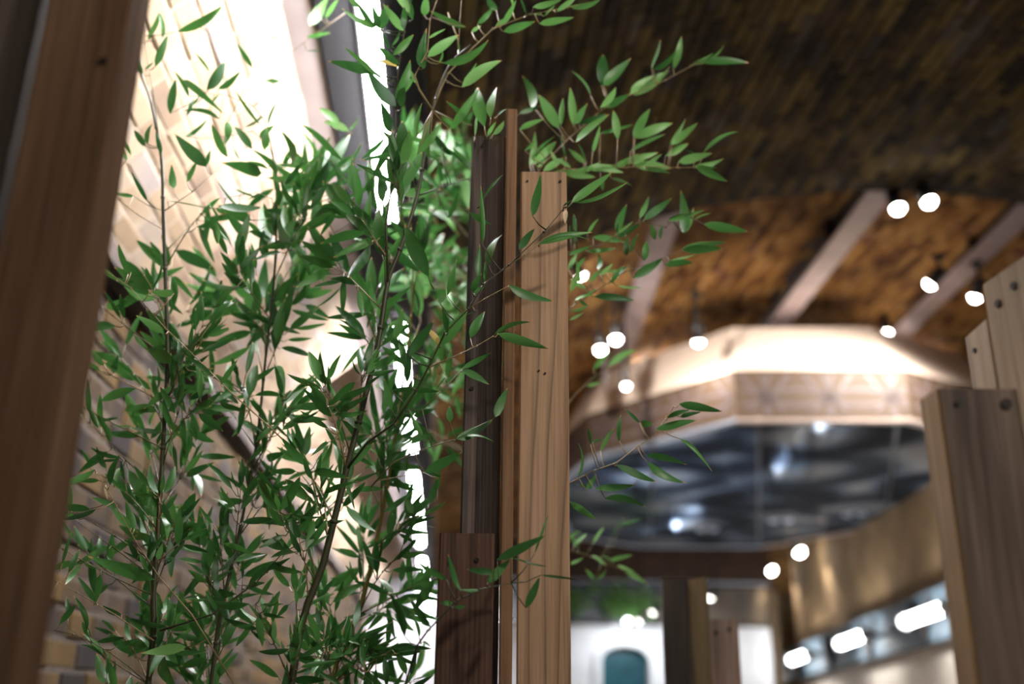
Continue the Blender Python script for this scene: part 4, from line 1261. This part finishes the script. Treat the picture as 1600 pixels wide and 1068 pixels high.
rng = random.Random(5)
culms = [A_, B_, C_, D_]
for it in range(2600):
    px = rng.uniform(60, 715); py = rng.uniform(60, 1075)
    if not room(px, py): continue
    # nearest culm (in the picture) with a point below the target
    best = None
    for pl in culms:
        for wp in pl.pts:
            x, y, d = projv(wp)
            if y > py + 20 and y < py + 230:
                e = abs(x - px) + .5 * abs(y - py - 90)
                if best is None or e < best[0]: best = (e, pl, wp, d)
    if best is None: continue
    if best[0] > 260: continue
    e, pl, wp, d = best
    dep = min(2.5, max(1.84, d + rng.uniform(-.12, .28)))
    end = PV(px, py, dep)
    mid = wp.lerp(end, .55) + Vector((0, 0, rng.uniform(-.01, .04)))
    pts = []
    for k in range(6):
        u = k / 5
        pts.append(wp * (1 - u) ** 2 + mid * 2 * u * (1 - u) + end * u * u)
    lv = []
    ang0 = math.atan2(-(py - projv(wp)[1]), px - projv(wp)[0])
    nb = rng.randint(3, 5)
    for k in range(nb):
        u = .45 + .55 * k / (nb - 1)
        att = wp * (1 - u) ** 2 + mid * 2 * u * (1 - u) + end * u * u
        ax, ay, ad = projv(att)
        for s in range(rng.randint(2, 4)):
            aa = rng.choice((ang0, ang0, rng.uniform(-PI, PI))) + rng.gauss(0, .75)
            L = rng.uniform(38, 72) if py < 520 else rng.uniform(28, 62)
            sl = rng.uniform(4, 22)
            bx, by = ax + math.cos(aa) * sl, ay - math.sin(aa) * sl
            tx, ty = bx + math.cos(aa) * L, by - math.sin(aa) * L
            if tx > 716 or bx > 716: continue
            if not room((bx + tx) / 2, (by + ty) / 2): continue
            if want(tx, ty) <= .05: continue
            kk = rng.uniform(.7, 1.35)
            b = PV(bx, by, ad + rng.uniform(-.03, .03)); t = PV(tx, ty, ad + rng.uniform(-.05, .05))
            lv.append((b, t, kk, 'leaf', att))
            add_cover(bx, by, tx, ty, kk)
    if len(lv) >= 2 and pl.nleaf < 420:
        pl.branch(pts, .0016, lv, M['twig'] if rng.random() < .7 else M['twig_tan'])

# --- G: blurred bright foliage behind, left of the planks
cnt = 0
for it in range(60):
    px = rng.uniform(600, 740); py = rng.uniform(205, 720)
    if py > 520 and rng.random() < .6: continue
    wp = min(G_.pts, key=lambda w: abs(projv(w)[1] - py - 60))
    dep = 2.85 + rng.uniform(-.25, .35)
    end = PV(px, py, dep); mid = wp.lerp(end, .5) + Vector((0, 0, .03))
    pts = [wp * (1 - u) ** 2 + mid * 2 * u * (1 - u) + end * u * u for u in (0, .2, .4, .6, .8, 1)]
    lv = []
    for k in range(3):
        u = .5 + .25 * k
        att = wp * (1 - u) ** 2 + mid * 2 * u * (1 - u) + end * u * u
        ax, ay, ad = projv(att)
        for s in range(2):
            aa = rng.uniform(0, 2 * PI); L = rng.uniform(28, 52)
            bx, by = ax + math.cos(aa) * 8, ay - math.sin(aa) * 8
            tx, ty = bx + math.cos(aa) * L, by - math.sin(aa) * L
            lv.append((PV(bx, by, ad), PV(tx, ty, ad + rng.uniform(-.05, .05)), rng.uniform(.8, 1.4), 'leaf', att))
    G_.branch(pts, .002, lv, M['twig'])

# --- foliage added in place of bamboo mirrored over the white wall (far, blurred)
for k, (x0, lab) in enumerate(((905, 'added green foliage for the mirrored bamboo, beside the light plank'), (955, 'added green foliage for the mirrored bamboo, above the niche'), (1005, 'added green foliage for the mirrored bamboo, beside the black plank'))):
    b0 = onY(x0, 974, BY - .3)
    pl = empty('reflected_greenery', (b0.x, b0.y, zb))
    tag(pl, lab, 'plant', 'foliage standing in for mirrored bamboo')
    q = MB(); q.box((-.2, -.05, .0), (.2, .12, .06)); q.build('trough', M['black'], pl)
    for j in range(6):
        a0 = Vector((rng.uniform(-.18, .18), 0, .05)); a1 = a0 + Vector((rng.uniform(-.2, .2), rng.uniform(-.12, .1), rng.uniform(.25, .6)))
        q = MB(); q.tube([a0, a0.lerp(a1, .5) + Vector((0, 0, .06)), a1], .006, 5); st = q.build('stem', M['twig'], pl)
        for s in range(8):
            u = rng.uniform(.25, 1); c1 = a0.lerp(a1, u)
            dirv = Vector((rng.uniform(-1, 1), rng.uniform(-.6, .3), rng.uniform(-.5, .8))).normalized()
            L = rng.uniform(.14, .26)
            zv = Vector((0, -1, .3)); zv = (zv - dirv * zv.dot(dirv)).normalized(); yv = zv.cross(dirv)
            m4 = Matrix((dirv * L, yv * (L * 1.5), zv * L)).transposed().to_4x4(); m4.translation = c1
            o = bpy.data.objects.new('leaf', rng.choice(LEAVES['leaf_bright'])); COL.objects.link(o); o.parent = st; o.matrix_local = m4

# ------------------------------------------------------------------ unseen uplighters added on the pod to brighten the far vault; wash lamps before the white wall
for k, (x, y, lab) in enumerate(((2.2, 10.7, 'added unseen uplighter on the pod, left front'), (3.9, 10.7, 'added unseen uplighter on the pod, right front'), (2.9, 12.4, 'added unseen uplighter on the pod, rear'))):
    spotlight(0, 0, pt=Vector((x, y, PZ + FH + .70)), aim=(x, y - 1.2, 9), energy=240, label=lab, group='added uplighters on the pod', stem=-.04, size=.06, color=(1, .82, .6), ang=165)
for (px, py), lab in (((1000, 966), 'left tiny lamp before the white wall'), ((1022, 953), 'right tiny lamp before the white wall, beside the black plank'), ((1112, 930), 'tiny lamp above the pinkish plank')):
    p = onY(px, py, BY - 1.0)
    spotlight(0, 0, pt=p, aim=p + Vector((-.3, .9, -.75)), energy=28, label=lab, group='lamps before the white wall', stem=.5, size=.055, color=(.92, .96, 1), ang=120)

# ------------------------------------------------------------------ fill lamps added out of view, on a track above and behind the camera
tr = empty('fill_track', (1.2, -.6, CAMZ + 2.5))
q = MB(); q.box((-1.6, -.02, 0), (1.6, .02, .04)); q.build('rail', M['black'], tr)
for x in (-1.4, 1.4):
    q = MB(); q.tube([Vector((x, 0, .04)), Vector((x, 0, .62))], .01, 6); q.build('hanger', M['black'], tr)
tag(tr, 'black track added behind the viewer to carry fill lamps', 'track')
spotlight(0, 0, pt=Vector((1.9, -.6, CAMZ + 2.28)), aim=(.35, 2.2, CAMZ + 1.0), energy=150, label='added fill spotlight aimed at the planks', group='added fill lamps behind the viewer', stem=.1, size=.11, soft=.11, color=(1, .9, .78), ang=75)
spotlight(0, 0, pt=Vector((.6, -.6, CAMZ + 2.28)), aim=(-.5, 2.3, CAMZ + 1.5), energy=6, label='added fill spotlight aimed at the bamboo', group='added fill lamps behind the viewer', stem=.1, size=.11, soft=.11, color=(1, .92, .82), ang=75)
print('LEAVES', [p.nleaf for p in (A_, B_, C_, D_, E_, G_)], 'POD', POD_DEBUG)
